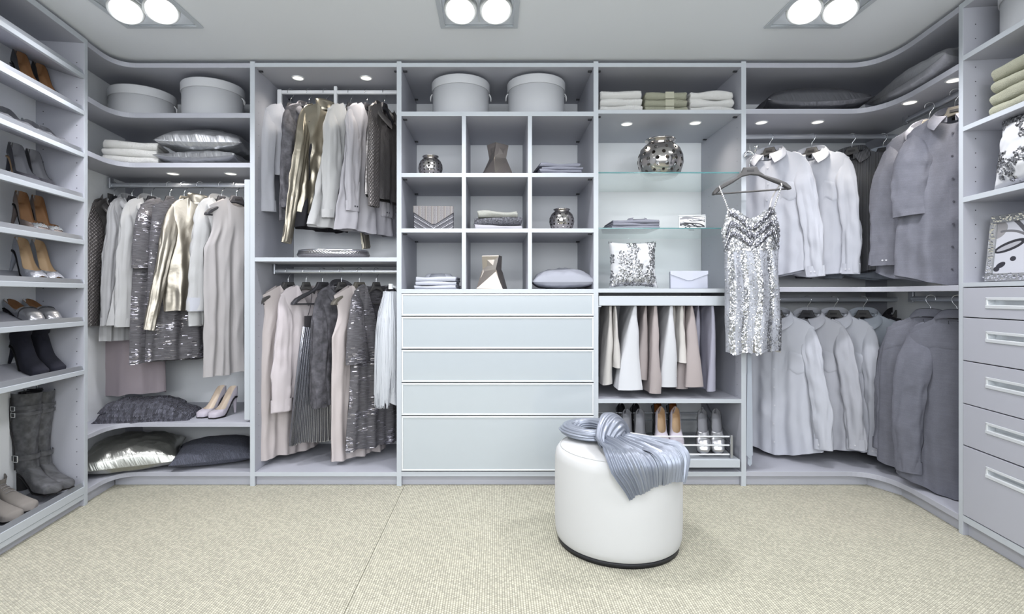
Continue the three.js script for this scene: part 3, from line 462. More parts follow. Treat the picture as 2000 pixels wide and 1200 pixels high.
{
  // ── left corner rail ──
  const z = 3.22, y = Y(362, z), P = px => V(X(px, z), y, -z), g = 'clothes on the left corner rail', A = rad(44);
  const put = (px, name, label, cat, o, hl, hm = BLK, a = rad(AN[px] ?? 0) || A) => { hanger(hl, P(px), a, hm, o.hs ?? .66); return garment(name, label, cat, g, P(px), a, { sh: .16, chest: .18, hem: .2, ...o }); };
  garment('long_skirt', 'long dusty pink skirt below the quilted jacket in the left corner', 'skirt', g, P(240).add(V(.02, 0, -.045)), rad(20), { mat: M.taupePink, L: 1.27, sh: .15, chest: .165, hem: .185, th: .035, nd: .02, amp: .008, folds: 2, seed: 11 });
  put(223, 'quilted_jacket', 'pewter quilted jacket at the far left of the corner rail', 'jacket', { mat: M.leather, L: .70, amp: .006, seed: 3, nd: .12, sleeve: { len: .70, r0: .052, r1: .046, ang: 3, mat: M.quilted, wr: .004, fwd: .03 }, collar: true }, 'black hanger at the far left holding the quilted jacket');
  put(258, 'tunic', 'long sheer white striped tunic second from the left in the corner', 'blouse', { mat: M.sheerStripe, L: .93, sh: .15, hem: .22, seed: 5, amp: .016, nd: .09, sleeve: { len: .70, r0: .047, r1: .045, ang: 5, cuff: .05, flare: 0 }, collar: true }, 'black hanger holding the sheer striped tunic');
  put(296, 'blouse', 'opaque white collared blouse between the striped tunic and the sequin dress', 'blouse', { mat: M.whiteSheer, L: .83, hem: .25, seed: 8, amp: .016, nd: .12, sleeve: { len: .70, r0: .05, r1: .05, ang: 4, cuff: .05 }, collar: true, placket: true }, 'black hanger holding the white collared blouse', BLK);
  put(332, 'sequin_dress', 'dark grey dress with sequin dashes and elbow sleeves in the left corner', 'dress', { mat: M.darkSequin, L: 1.06, chest: .2, hem: .22, seed: 2, amp: .009, nd: .05, sleeve: { len: .37, r0: .052, r1: .062, ang: 6, wr: .003 } }, 'slate hanger holding the dark sequin dress');
  put(360, 'sequin_skirt', 'dark sequinned skirt behind the gold turtleneck in the left corner', 'skirt', { mat: M.darkSequin, L: 1.05, sh: .17, chest: .19, hem: .21, seed: 6, amp: .01, nd: .03 }, 'taupe hanger left of the gold turtleneck in the corner', TPE);
  put(391, 'turtleneck', 'shiny pale gold turtleneck top on the left corner rail', 'top', { mat: M.gold, L: .755, chest: .2, hem: .19, seed: 4, amp: .008, nd: .015, turtle: true, slump: -.01, nv: 50, sleeve: { len: .73, r0: .040, r1: .027, ang: 9, bend: 0, wr: .006 } }, 'hanger inside the gold turtleneck in the left corner', TPE);
  put(433, 'sheer_blouse', 'sheer white blouse with a wide cuff right of the gold turtleneck', 'blouse', { mat: M.whiteSheer, sh: .145, L: .84, hem: .2, seed: 9, amp: .014, nd: .1, nt: 'v', sleeve: { len: .62, r0: .052, r1: .062, ang: 5, cuff: .085, cuffMat: M.whiteShirt }, collar: true }, 'black hanger holding the sheer white blouse');
  put(462, 'sleeveless_dress', 'long satin grey-beige sleeveless dress beside the white upright mirror', 'dress', { mat: M.taupe, hs: .95, L: 1.13, sh: .17, chest: .2, hem: .2, arm: .03, seed: 7, amp: .014, folds: 4, nd: .05 }, 'black hanger at the right end of the left corner rail', BLK);
}
{
  // ── upper rail of the bay ──
  const z = 3.25, y = 2.315, P = px => V(X(px, z), y, -z), g = 'clothes on the upper bay rail', A = rad(52);
  const put = (px, name, label, cat, o, hl, hm = BLK, a = rad(AN[px] ?? 0) || A) => { hanger(hl, P(px), a, hm, o.hs ?? .66); return garment(name, label, cat, g, P(px), a, { sh: .16, chest: .18, hem: .2, ...o }); };
  put(568, 'blouse', 'short pale blush blouse at the left end of the upper bay rail', 'blouse', { mat: M.palegrey, L: .52, seed: 12, amp: .008, nd: .06, sleeve: { len: .60, r0: .05, r1: .048, ang: 2, bend: .02, cuff: .07, wr: .004 } }, 'hanger of the pale blush blouse at the left of the upper rail');
  put(604, 'suede_jacket', 'dark grey suede-look shirt jacket left of the gold top on the upper rail', 'jacket', { mat: M.suede, L: .78, seed: 13, amp: .01, nd: .1, curve: -.03, sleeve: { len: .58, r0: .05, r1: .062, ang: 2, cuff: .05 }, collar: true }, 'hanger inside the dark grey suede jacket');
  garment('chiffon_top', 'black chiffon top whose hem shows below the upper gold turtleneck', 'top', g, P(626), A, { mat: M.black, L: .84, sh: .11, chest: .13, hem: .2, seed: 14, amp: .016, nd: .1 });
  put(637, 'turtleneck', 'shiny warm gold turtleneck with a very long sleeve on the upper bay rail', 'top', { mat: M.goldWarm, L: .755, chest: .2, hem: .2, seed: 15, amp: .01, nd: .015, turtle: true, slump: -.012, nv: 50, sleeve: { len: .80, r0: .042, r1: .028, ang: 8, bend: 0, wr: .008, cuff: .03 } }, 'hanger inside the gold turtleneck of the upper bay rail');
  put(685, 'blouse', 'white v-neck blouse with full sleeves on the upper bay rail', 'blouse', { mat: M.whiteSheer, L: .84, hem: .29, seed: 16, amp: .02, nd: .2, nt: 'v', sleeve: { len: .64, r0: .052, r1: .075, ang: 3, cuff: .05, flat: .5 } }, 'black hanger above the white v-neck blouse');
  put(717, 'blouse', 'mauve grey blouse with a buttoned cuff left of the quilted jacket', 'blouse', { mat: M.mauve, L: .86, hem: .27, seed: 17, amp: .015, nd: .12, nt: 'v', btn: M.buttonDark, sleeve: { len: .60, r0: .047, r1: .05, ang: 2, cuff: .06 } }, 'black hanger above the mauve grey blouse');
  put(751, 'quilted_jacket', 'pewter quilted jacket at the right end of the upper bay rail', 'jacket', { mat: M.leather, L: .66, seed: 18, amp: .006, nd: .14, collar: true, collarMat: M.leather, sleeve: { len: .58, r0: .052, r1: .05, ang: 2, mat: M.quilted, wr: .004 } }, 'black hanger of the quilted jacket on the upper bay rail');
}
{
  // ── lower rail of the bay ──
  const z = 3.25, y = 1.223, P = px => V(X(px, z), y, -z), g = 'clothes on the lower bay rail', A = rad(48);
  const put = (px, name, label, cat, o, hl, hm = DARKH, a = rad(AN[px] ?? 0) || A) => { hanger(hl, P(px), a, hm, o ? o.hs ?? .66 : 1); return o && garment(name, label, cat, g, P(px), a, { sh: .16, chest: .18, hem: .2, ...o }); };
  put(563, 'sleeveless_dress', 'long blush sleeveless dress at the left end of the lower bay rail', 'dress', { mat: M.blushDress, hs: 1, L: 1.11, sh: .18, chest: .2, hem: .22, arm: .03, seed: 21, amp: .012, nd: .05 }, 'leftmost hanger of the lower bay rail, over a blush dress');
  put(598, 'blouse', 'pale blush blouse with a wide cuff on the lower bay rail', 'blouse', { mat: M.blush, L: .76, seed: 22, amp: .01, nd: .13, nt: 'v', sleeve: { len: .68, r0: .05, r1: .06, ang: 4, cuff: .08 } }, 'hanger over the pale blush blouse on the lower rail');
  put(630, 'x', '', '', null, 'hanger with its arm showing above the pleated metallic skirt', M.hangerBlack);
  {
    const t = thing('pleated_skirt', 'silver pleated skirt with a dark waistband on the lower bay rail', 'skirt', g, P(634), A), fn = (u, v, r) => { const th = u * 2 * PI, k = abs(((u * 44) % 1) * 2 - 1) - .5, a = lerp(.13, .20, pow(v, .8)) + .02 * sin(th * 2 + v), b = lerp(.022, .04, v); return [a * cos(th) + k * .010 * cos(th), lerp(-.33, -1.02, v) + .01 * sin(th * 3), b * sin(th) + k * lerp(.008, .018, v) * Math.sign(sin(th))]; };
    mesh('pleats', grid(352, 10, (u, v) => fn(u, v)), M.pleat, t); mesh('waistband', grid(40, 3, (u, v) => [.132 * cos(u * 2 * PI), lerp(-.27, -.335, v), .026 * sin(u * 2 * PI)], { loop: true }), M.waistband, t);
    mesh('hanging_loop', [-1, 1].map(s => tube([V(s * .12, -.3, 0), V(s * .1, -.22, .01), V(s * .09, -.14, .01)], .002, 6, 6)), M.waistband, t);
  }
  put(667, 'suede_shirt', 'dark grey suede-look shirt with a flap pocket on the lower bay rail', 'shirt', { mat: M.suedeDark, L: .80, chest: .2, hem: .2, seed: 23, amp: .01, nd: .1, collar: true, placket: true, btn: M.buttonDark, pocket: [.05, .5, .25, .42], flap: true, sleeve: { len: .66, r0: .047, r1: .046, ang: 1, cuff: .06, fwd: .02 } }, 'hanger inside the dark grey suede shirt on the lower rail');
  put(702, 'sleeveless_dress', 'long blush sleeveless dress between the suede shirt and the sequin dress', 'dress', { mat: M.blushDress, hs: .95, L: 1.12, sh: .18, chest: .195, hem: .2, arm: .035, seed: 24, amp: .012, nd: .08, nt: 'v' }, 'hanger over the blush dress beside the sequin dress', TPE);
  const d = put(735, 'sequin_wrap_dress', 'dark grey sequinned wrap dress with a deep v neck on the lower bay rail', 'dress', { mat: M.darkSequin, L: 1.06, chest: .2, hem: .21, waist: .02, seed: 25, amp: .009, nd: .3, nt: 'v', neck: .09, sleeve: { len: .42, r0: .05, r1: .08, ang: 7, wr: .004 } }, 'hanger at the right end of the lower rail, in the sequin dress', DARKH, rad(48));
  mesh('care_label', box(.03, .045, .0012, .12, -.86, .05), M.label, d);
  // silver fringe scarf on a peg
  const f = thing('fringe_scarf', 'silver knitted scarf with long fringe hanging beside the sequin dress', 'scarf', null, V(X(762, 3.06), Y(566, 3.06), -3.06)), rs = RNG(5);
  mesh('knit', grid(28, 30, (u, v) => { const th = u * 2 * PI, a = lerp(.034, .068, pow(v, .7)), b = lerp(.02, .03, v); return [a * cos(th) * 1 + .006 * sin(th * 4 + v * 4) - .012 * v, -.01 - .63 * v * (1 + .05 * cos(th)), b * sin(th) + .007 * sin(th * 9 + v * 5)]; }, { loop: true }), std('#c6cad0', .5, { metalness: .3, bumpMap: T.terry, bumpScale: .003 }), f);
  const st = []; for (let i = 0; i < 190; i++) { const a = rs() * 2 * PI, r = .4 + .6 * rs(), x = -.022 + .062 * cos(a) * r, z0 = .012 + .02 * abs(sin(a)), l = (x > .005 ? .5 : .58) + .1 * rs(); st.push(tube([V(x * .45 + .004, -.01 - .05 * rs(), z0 * .6 + .008), V(x * .85, -.16, z0 + .012), V(x - .004 + .006 * rs(), -.38, z0 + .014), V(x - .014 + .012 * rs(), -l, z0 + .008)], .0021, 5, 4)); }
  mesh('fringe', st, M.fringe, f).userData.kind = 'stuff';
  mesh('peg', [tube([V(.03, .012, -.02), V(.012, .018, 0), V(-.004, .01, .006)], .008, 6, 8), cyl(.014, .014, .03, .004, .018, 0)], M.white, f);
}
{
  // ── right corner, upper rails ──
  const { z, y1, y2 } = RRAIL, P = px => V(X(px, z), y1, -z), g = 'shirts on the upper right rails', A = TURN_R;
  const shirt = (o) => ({ L: .86, curve: .05, collar: true, placket: true, care: true, chest: .235, hem: .25, amp: .011, pocket: [.3, .72, .26, .42], btn: M.button, ...o, sleeve: { len: .70, r0: .055, r1: .046, ang: 7, cuff: .065, bend: .02, flat: .36, ...(o.sleeve || {}) } });
  const put = (p, label, o, hl, hm = DARKH, a = A) => { if (hl) hanger(hl, p, a, hm, .8); return garment('shirt', label, 'shirt', g, p, a, o); };
  put(P(1503), 'white shirt leftmost on the upper right rail, partly behind the silver dress', shirt({ mat: M.whiteShirt, seed: 31 }), 'hanger of the leftmost white shirt on the upper right rail');
  put(P(1585), 'white shirt with a chest pocket, second on the upper right rail', shirt({ mat: M.whiteShirt, seed: 32, sleeve: { ang: 3, len: .68 } }), 'hanger of the second white shirt on the upper right rail');
  put(P(1664), 'dark shirt with fine pale stripes on the upper right rail', shirt({ mat: M.striped, seed: 33, pocket: null, L: .84 }), 'hanger of the dark striped shirt');
  put(P(1725), 'pale blue shirt mostly hidden behind the striped shirt', shirt({ mat: M.paleblue, seed: 34, pocket: null, L: .88 }), 'hanger in the corner between the striped and grey shirts', BLK);
  const R = (zz, yy) => V(rx(zz) + .13, yy, -zz);
  put(R(2.80, 2.07), 'grey shirt with a hanging left sleeve in the upper right corner', shirt({ mat: M.greyShirt, seed: 35, pocket: null, L: .92, sleeve: { len: .66, r0: .078, r1: .068, ang: 4 } }), 'hanger of the grey shirt nearest the corner, upper right', TPE, rad(-58));
  put(R(2.615, 2.07), 'grey button-down shirt at the right end of the upper right rail', shirt({ mat: M.greyShirt, seed: 36, pocket: null, L: .94, amp: .014, btn: M.buttonDark, sleeve: { len: .42, r0: .085, r1: .075, ang: 4, cuff: 0, bend: .02 } }), 'hanger of the rightmost grey shirt on the upper right rail', TPE, rad(-56));
  // ── right corner, lower rails ──
  const g2 = 'shirts on the lower right rails', Q = px => V(X(px, z), y2, -z);
  const put2 = (p, label, o, hl, hm = DARKH, a = A) => { hanger(hl, p, a, hm, .8); return garment('shirt', label, 'shirt', g2, p, a, o); };
  put2(Q(1517), 'white shirt with a chest pocket leftmost on the lower right rail', shirt({ mat: M.whiteShirt, seed: 41, L: .94 }), 'leftmost hanger of the lower right rail, behind the silver dress');
  put2(Q(1577), 'light grey shirt second on the lower right rail', shirt({ mat: M.palegrey, seed: 42, L: .92 }), 'hanger of the light grey shirt on the lower right rail', BLK);
  put2(Q(1629), 'white shirt third on the lower right rail, its wide cuff in front', shirt({ mat: M.whiteShirt, seed: 43, L: .92, sleeve: { len: .74, ang: 4 } }), 'third hanger of the lower right rail, in a white shirt');
  put2(Q(1686), 'pale blue shirt fourth on the lower right rail', shirt({ mat: M.paleblue, seed: 44, L: .9, pocket: null }), 'fourth hanger of the lower right rail, in the pale blue shirt');
  put2(Q(1759), 'black shirt showing only its collar on the lower right rail', shirt({ mat: M.black, seed: 45, L: .88, pocket: null, btn: M.buttonDark }), 'hanger in front of the black collar, lower right rail', DARKH, rad(-18));
  const R2 = zz => V(rx(zz) + .13, Y(584, 2.9), -zz), back = o => shirt({ ...o, pocket: null, yoke: true, btn: M.buttonDark });
  put2(R2(2.79), 'grey shirt seen from behind with a folded sleeve on the lower right rail', back({ mat: M.greyShirt, seed: 46, L: .95, sleeve: { len: .68, r0: .085, r1: .075, ang: 5 } }), 'hanger of the grey shirt with the folded sleeve, lower right', DARKH, rad(-58 + 180));
  put2(R2(2.60), 'grey shirt seen from behind at the right end of the lower rail', back({ mat: M.greyShirtDeep, seed: 47, L: .97, sleeve: { len: .72, r0: .075, r1: .055, ang: 2, fwd: -.03 } }), 'rightmost hanger of the lower right rail', DARKH, rad(-56 + 180));
}

// ───────────── shoes: toe along +z, heel end at the origin ─────────────
function shoeParts(k) {
  const { L = .215, heel = .085, top = .062, toe = 'point', vamp = .74, wide = 1, ball = .62, peep = 0, openW = 1.25, dorsay = 0, shaft = 0, rise = 0, closed = !!shaft } = k;
  const tw = { point: [.034, .019, .004], almond: [.037, .027, .010], round: [.040, .034, .018] }[toe];
  const hb = t => heel * (1 - smooth(.12, ball, t)) + (t < .12 ? 0 : 0) + .004 * smooth(.88, 1, t);
  const kt = [0, .03, .1, .28, .46, .6, .7, .8, .9, .96, 1], kw = [.0015, .015, .0255, .028, .031, .038, .0405, .039, tw[0], tw[1], tw[2]].map(w => w * wide);
  const vh = .052 + rise, kh = closed ? [.055, .07, .085, .10, .09, .07, .058, .05, .042, .034, .016] : [top, top + .002, top, top * .9 - dorsay, top * .8 - dorsay * 1.4, vh * .86, vh * .86, vh * .8, .034, .026, .012];
  const li = (A, t) => { let i = 0; while (i < kt.length - 2 && t > kt[i + 1]) i++; const u = clamp((t - kt[i]) / (kt[i + 1] - kt[i])); const a = A[max(0, i - 1)], b = A[i], c = A[i + 1], d = A[min(kt.length - 1, i + 2)], f = .5; return b + u * .5 * ((c - a) * f * 2 * .5 + 0) * (1 - u) * (1 - u) + (c - b) * (u * u * (3 - 2 * u)) * .55 + (c - b) * u * .45; };
  const open = t => closed ? 0 : t > vamp ? (peep && t > 1 - peep ? 2.0 * smooth(1 - peep, 1, t) : 0) : openW * sqrt(clamp((vamp - t) / .12)) * (t < .08 ? lerp(.35, 1, sqrt(t / .08)) : 1);
  const prof = c => .5 + .5 * Math.sign(c) * pow(abs(c), c < 0 ? .35 : .8);
  const cap = t => peep || t < .94 ? 1 : sqrt(max(.0004, 1 - pow((t - .94) / .06, 2)));
  const sec = (t, q, sc = 1, dy = 0) => { const o = open(t), w = li(kw, t) * sc * cap(t), h = li(kh, t) * sc * cap(t) / (t < vamp ? prof(cos(o)) : 1), a = o + (2 * PI - 2 * o) * q, c = cos(a), s = sin(a); return [w * Math.sign(s) * pow(abs(s), .75), hb(t) + dy + h * prof(c), t * L]; };
  const end = peep ? .975 : 1, uv = (u, v, p) => [p[0] + p[1], p[2]];
  const upper = grid(28, 46, (u, v) => sec(v * end, u), { uv }), lining = grid(24, 40, (u, v) => sec(.012 + v * (min(vamp + .06, .9) - .012), u, lerp(.93, .86, smooth(.6, 1, v)), .004), { uv });
  const sole = grid(4, 40, (u, v) => { const w = li(kw, v) * .93 * cap(v) + .0008, q = [[-w, -.0012], [-w, -.006], [w, -.006], [w, -.0012], [-w, -.0012]][Math.round(u * 4)]; return [q[0], hb(v) + q[1], v * L]; });
  return { upper, lining, sole, hb, L, heel, sec };
}
function shoe(t, k, m) {
  const s = shoeParts(k), sc = k.L ?? .215, up = mesh('upper', s.upper, m.upper, t);
  mesh('lining', s.lining, m.lining, t); mesh('sole', s.sole, m.sole ?? M.soleDark, t);
  const h = s.heel, ht = k.heelType ?? (h > .05 ? 'stiletto' : 'flat');
  if (ht === 'stiletto') mesh('heel', sweep([V(0, h - .001, sc * .10), V(0, h * .6, sc * .085), V(0, h * .3, sc * .07), V(0, 0, sc * .065)], v => lerp(.021, .0055, pow(v, .5)), v => lerp(.024, .006, pow(v, .45)), 12, 12), m.heel ?? m.upper, t);
  else if (ht === 'block') mesh('heel', sweep([V(0, k.shaft ? h + .01 : s.hb(.24) - .004, sc * .13), V(0, h * .5, sc * .11), V(0, 0, sc * .11)], v => lerp(.027, .025, v), v => lerp(.034, .026, v), 8, 18), m.heel ?? M.soleDark, t);
  else mesh('heel', span(-.022, .022, -.0055, max(.004, s.hb(.058 / sc) - .003), .005, .057, .003), m.heel ?? M.soleDark, t);
  if (k.strap) mesh('saddle_strap', grid(20, 4, (u, v) => { const a = s.sec(k.strap + .09 * v, .12 + .76 * u, 1.05, -.001), c = s.sec(k.strap + .09 * v, .12 + .76 * u); const q = 2 * abs(.5 - u); const p = s.sec(k.strap + .09 * v, u < .5 ? .34 * (u / .5) : 1 - .34 * ((1 - u) / .5), 1.05, .001); return p; }), m.upper, up);
  if (k.laces) { const g = []; for (let i = 0; i < k.laces; i++) { const t0 = k.lace0 + i * k.laceStep, p = s.sec(t0, .93), q = s.sec(t0 + .012, .07); g.push(tube([V(p[0] * 1.02, p[1] + .002, p[2]), V(0, max(p[1], q[1]) + .008, p[2] + .004), V(q[0] * 1.02, q[1] + .002, q[2])], .0016, 8, 6)); } mesh('laces', g, m.lace ?? M.taupe, t); }
  if (k.crystals) { const r = RNG(3), g = []; for (let i = 0; i < 60; i++) { const tt = .80 + .12 * r(), q = r() < .5 ? .12 * r() : 1 - .12 * r(), p = s.sec(tt, q); g.push(new THREE.OctahedronGeometry(.0045 + .003 * r()).translate(p[0], p[1] + .002, p[2]).toNonIndexed()); } mesh('crystal_buckle', g, M.crystal, t); }
  if (k.shaft) {
    const b = h + .02, H = k.shaft + .02, z0 = sc * .22, r0 = k.r0 ?? .042, r1 = k.r1 ?? .05, wr = k.wr ?? .003;
    const sh = mesh('shaft', sweep([V(0, b, z0 + .004), V(0, b + H * .25, z0 - .012), V(0, b + H * .6, z0 - .016), V(0, b + H, z0 - .006)], v => lerp(r0 * .72, r1, pow(v, .6)), v => lerp(r0 * 1.12, r1 * 1.12, v) * (1 - .1 * sin(PI * min(1, v * 2.2))), 40, 28, { ref: V(0, 0, 1), warp: (q, v) => wr * noise(cos(q) * 2, v * 8, sin(q) * 2) }), m.upper, t);
    mesh('shaft_lining', sweep([V(0, b + H * .35, z0 - .013), V(0, b + H * .7, z0 - .014), V(0, b + H - .001, z0 - .006)], v => lerp(r0, r1, v) * .95, v => lerp(r0 * 1.15, r1 * 1.12, v) * .95, 6, 24), m.lining, t);
    const side = k.zip; if (side) mesh('zip', tube([.04, .3, .6, .95].map(f => V(side * (lerp(r0 * .86, r1, pow(f, .8)) + .004 + .003), b + H * f, z0 - .006 + .01 * sin(f * 7))), .0035, 24, 6), M.soleDark, sh);
    for (const [y, w] of k.straps ?? []) { const f = (y - b) / H, rr = lerp(r0 * .86, r1, pow(f, .8)) + .007, rz = lerp(r0 * 1.25, r1 * 1.12, f) + .005; const q = mesh('strap', grid(36, 3, (u, v) => [rr * sin(u * 2 * PI), y + w * (v - .5), z0 - .012 + rz * cos(u * 2 * PI)], { loop: true }), m.upper, t); mesh('buckle', [box(.004, w * 1.35, .003, k.zip * (rr + .002), y, z0 - .002, .001), box(.004, w * 1.35, .003, k.zip * (rr + .002), y, z0 + .022, .001), box(.004, .003, .026, k.zip * (rr + .002), y + w * .62, z0 + .01, .001), box(.004, .003, .026, k.zip * (rr + .002), y - w * .62, z0 + .01, .001)], M.chrome, q); }
  }
  return t;
}
const YXZ = o => { o.rotation.order = 'YXZ'; return o; };
// a pair: toes at the two given points; heading about y, tilt lowers the toe
function pair(name, kind, labels, cat, group, toes, ry, tilt, k, m) {
  const first = YXZ(thing(name, labels[0], cat, group)); shoe(first, k, m);
  const put = (o, p) => { o.rotation.set(tilt, ry, 0); const d = V(0, 0, k.L ?? .215).applyEuler(o.rotation); o.position.copy(p).sub(d); };
  put(first, toes[0]); const b = YXZ(copy(first, labels[1])); put(b, toes[1]); return [first, b];
}
const zL = (px, off) => (-1.7248 - off) / ((px - CX) / F + .1356), xL = (px, off) => (zL(px, off) - 2.73) / .991;
const SL = .3;                                                                // slope of the shoe shelves
function onShelf(i, px, back) { const y = LSHELF[i] + .0035 + (back - .012) * Math.tan(SL); return inL(xL(px, back), y, -back); }
{
  const LR = (a, b) => [a, b], G = s => s + ' on the left shoe shelves';
  const A = wallL.a, sh = (i, p, q, back, turn, ...r) => [[onShelf(i, p, back), onShelf(i, q, back)], A + rad(turn), SL, ...r];
  pair('pump', 0, ['black pump with tan lining on the high left shelf, nearer the frame edge', 'black pump with tan lining on the high left shelf, nearer the upright'], 'shoe', 'black pumps with tan lining', ...sh(1, 82, 118, .035, -22, { heel: .09 }, { upper: M.blackLeather, lining: M.tan }));
  pair('sandal', 0, ['silver flat sandal third shelf down, the one cut by the frame edge', 'silver flat sandal third shelf down, second from the frame edge'], 'shoe', 'flat silver sandals', ...sh(2, 22, 62, .03, -20, { heel: .035, top: .045, toe: 'round', L: .22, vamp: .72 }, { upper: M.silverLeather, lining: M.greyLining }));
  pair('sandal', 0, ['silver flat sandal third shelf down, third from the frame edge', 'silver flat sandal third shelf down, nearest the upright'], 'shoe', 'flat silver sandals', ...sh(2, 103, 130, .03, -20, { heel: .03, top: .04, toe: 'round', L: .20, vamp: .74 }, { upper: M.silverLeather, lining: M.greyLining }));
  pair('pump', 0, ['dark metallic pump fourth shelf down, nearer the frame edge', 'dark metallic pump fourth shelf down, nearer the upright'], 'shoe', 'dark metallic pumps', ...sh(3, 72, 104, .035, -24, { heel: .095 }, { upper: M.gunLeather, lining: M.greyLining, sole: M.soleTan }));
  pair('pump', 0, ['taupe open-sided pump with a jewelled toe, nearer the frame edge', 'taupe open-sided pump with a jewelled toe, nearer the upright'], 'shoe', 'taupe pumps with jewelled toes', ...sh(4, 86, 116, .035, -22, { heel: .095, dorsay: .02, crystals: true, vamp: .78 }, { upper: M.taupeSatin, lining: M.tan }));
  pair('glitter_pump', 0, ['silver glitter open-toe pump on the left shelf, nearer the frame edge', 'silver glitter open-toe pump on the left shelf, nearer the upright'], 'shoe', 'silver glitter pumps', ...sh(5, 86, 117, .03, -20, { heel: .1, toe: 'almond', peep: .07 }, { upper: M.glitter, lining: M.cream, heel: M.clearHeel }));
  pair('mule', 0, ['silver loafer mule above the black ankle boots, nearer the frame edge', 'silver loafer mule above the black ankle boots, nearer the upright'], 'shoe', 'silver loafer mules', ...sh(6, 78, 112, .03, -24, { heel: .014, toe: 'almond', vamp: .48, top: .035, L: .24, strap: .56, rise: .012 }, { upper: M.silverLeather, lining: M.tan }));
  pair('ankle_boot', 0, ['black suede ankle boot with a slim heel, nearer the frame edge', 'black suede ankle boot with a slim heel, nearer the upright'], 'boot', 'black suede ankle boots', ...sh(7, 86, 120, .03, -20, { heel: .09, toe: 'almond', vamp: .42, L: .225, shaft: .12, r0: .04, r1: .043, rise: .03, wide: 1.05 }, { upper: M.suedeBlack, lining: M.suedeBlack }));
  const TB = pair('tall_boot', 0, ['tall grey leather boot with buckles and zip, hung nearer the frame edge', 'tall grey leather boot with a zip, hung nearer the upright'], 'boot', 'tall grey boots', [inL(xL(112, .01), .135, -.01), inL(xL(136, .0), .13, -.0)], A - rad(22), 0, { heel: .075, heelType: 'block', toe: 'round', vamp: .4, L: .245, shaft: .36, r0: .048, r1: .062, rise: .035, wide: 1.05, zip: -1, straps: [[.165, .024], [.405, .016], [.375, .016]], wr: .004 }, { upper: M.greyBoot, lining: M.black });
  for (const [i, b] of TB.entries()) { const p = b.position.clone().add(V(.02, .565, 0)); const c = thing('boot_clip', i ? 'metal clip holding the tall grey boot nearer the upright' : 'metal clip holding the tall grey boot nearer the frame edge', 'clip', 'boot clips under the shelf', p.clone().setY(.62), A); mesh('clip_jaw', [box(.05, .018, .008, 0, -.02, 0, .002), box(.05, .018, .008, 0, -.02, .012, .002)], M.dark, c); mesh('clip_hook', tube([V(0, -.01, .006), V(0, .02, .006), V(.006, .035, .006), V(.012, .03, .006)], .0025, 10, 7), M.chrome, c); }
  pair('lace_boot', 0, ['taupe lace-up ankle boot on the cabinet floor, cut by the frame edge', 'taupe lace-up ankle boot on the cabinet floor, beside the tall boots'], 'boot', 'taupe lace-up boots', [inL(xL(36, .03), .1, -.03), inL(xL(66, .04), .1, -.04)], A - rad(16), 0, { heel: .02, toe: 'round', vamp: .48, L: .255, shaft: .085, r0: .043, r1: .044, rise: .03, wide: 1.1, laces: 5, lace0: .3, laceStep: .06 }, { upper: M.taupeBoot, lining: M.taupeBoot });
  // pumps on the bench
  pair('pump', 0, ['pale lilac pump on the corner bench, the left one', 'pale lilac pump on the corner bench, the right one'], 'shoe', 'lilac pumps on the bench', [at(385, 811, 3.10).setY(H(826.5) + .005), at(408, 812, 3.08).setY(H(826.5) + .005)], rad(-24), 0, { heel: .1, L: .19 }, { upper: M.lilacSuede, lining: M.beige });
  // shoe tray: back row then front row, heels up
  const B = (px, z, y) => V(X(px, z), y, -z), td = .93;
  pair('court_shoe', 0, ['black court shoe leaning at the back of the shoe tray, left one', 'black court shoe leaning at the back of the shoe tray, right one'], 'shoe', 'black court shoes', [B(1217, 3.36, .145), B(1246, 3.36, .145)], rad(-3), td, { heel: .03, toe: 'round', L: .24, vamp: .62, top: .05, rise: .01, openW: .8 }, { upper: M.blackPatent, lining: M.blackLeather });
  pair('oxford_shoe', 0, ['black lace-up shoe with brown lining in the shoe tray, left one', 'black lace-up shoe with brown lining in the shoe tray, right one'], 'shoe', 'black lace-up shoes', [B(1290, 3.34, .145), B(1320, 3.34, .145)], rad(-3), td, { heel: .02, toe: 'round', L: .26, vamp: .42, rise: .02, laces: 4, lace0: .42, laceStep: .05, openW: 1.05 }, { upper: M.blackPatent, lining: M.brown, lace: M.blackLeather });
  pair('pump', 0, ['silver pump in the front row of the shoe tray, leftmost', 'silver pump in the front row of the shoe tray, second from left'], 'shoe', 'silver pumps in the shoe tray', [B(1227, 3.04, .168), B(1253, 3.04, .168)], rad(-2), .86, { heel: .06, heelType: 'stiletto', L: .225, toe: 'almond' }, { upper: M.silverLeather, lining: M.greyLining });
  pair('shoe_boot', 0, ['lilac suede ankle shoe in the front row of the tray, left one', 'lilac suede ankle shoe in the front row of the tray, right one'], 'shoe', 'lilac ankle shoes', [B(1294, 3.03, .168), B(1323, 3.03, .168)], rad(-6), .84, { heel: .05, L: .235, toe: 'almond', vamp: .58, top: .085, rise: .03, openW: .8 }, { upper: M.lilacSuede, lining: M.cream });
  pair('loafer', 0, ['silver loafer in the shoe tray, second from the right end', 'silver loafer in the shoe tray, nearest the right end'], 'shoe', 'silver loafers', [B(1374, 3.03, .168), B(1402, 3.03, .168)], rad(-16), .86, { heel: .03, L: .245, toe: 'almond', vamp: .55, strap: .58, rise: .008, heelType: 'block' }, { upper: M.silverLeather, lining: M.greyLining, heel: M.silverLeather });
}

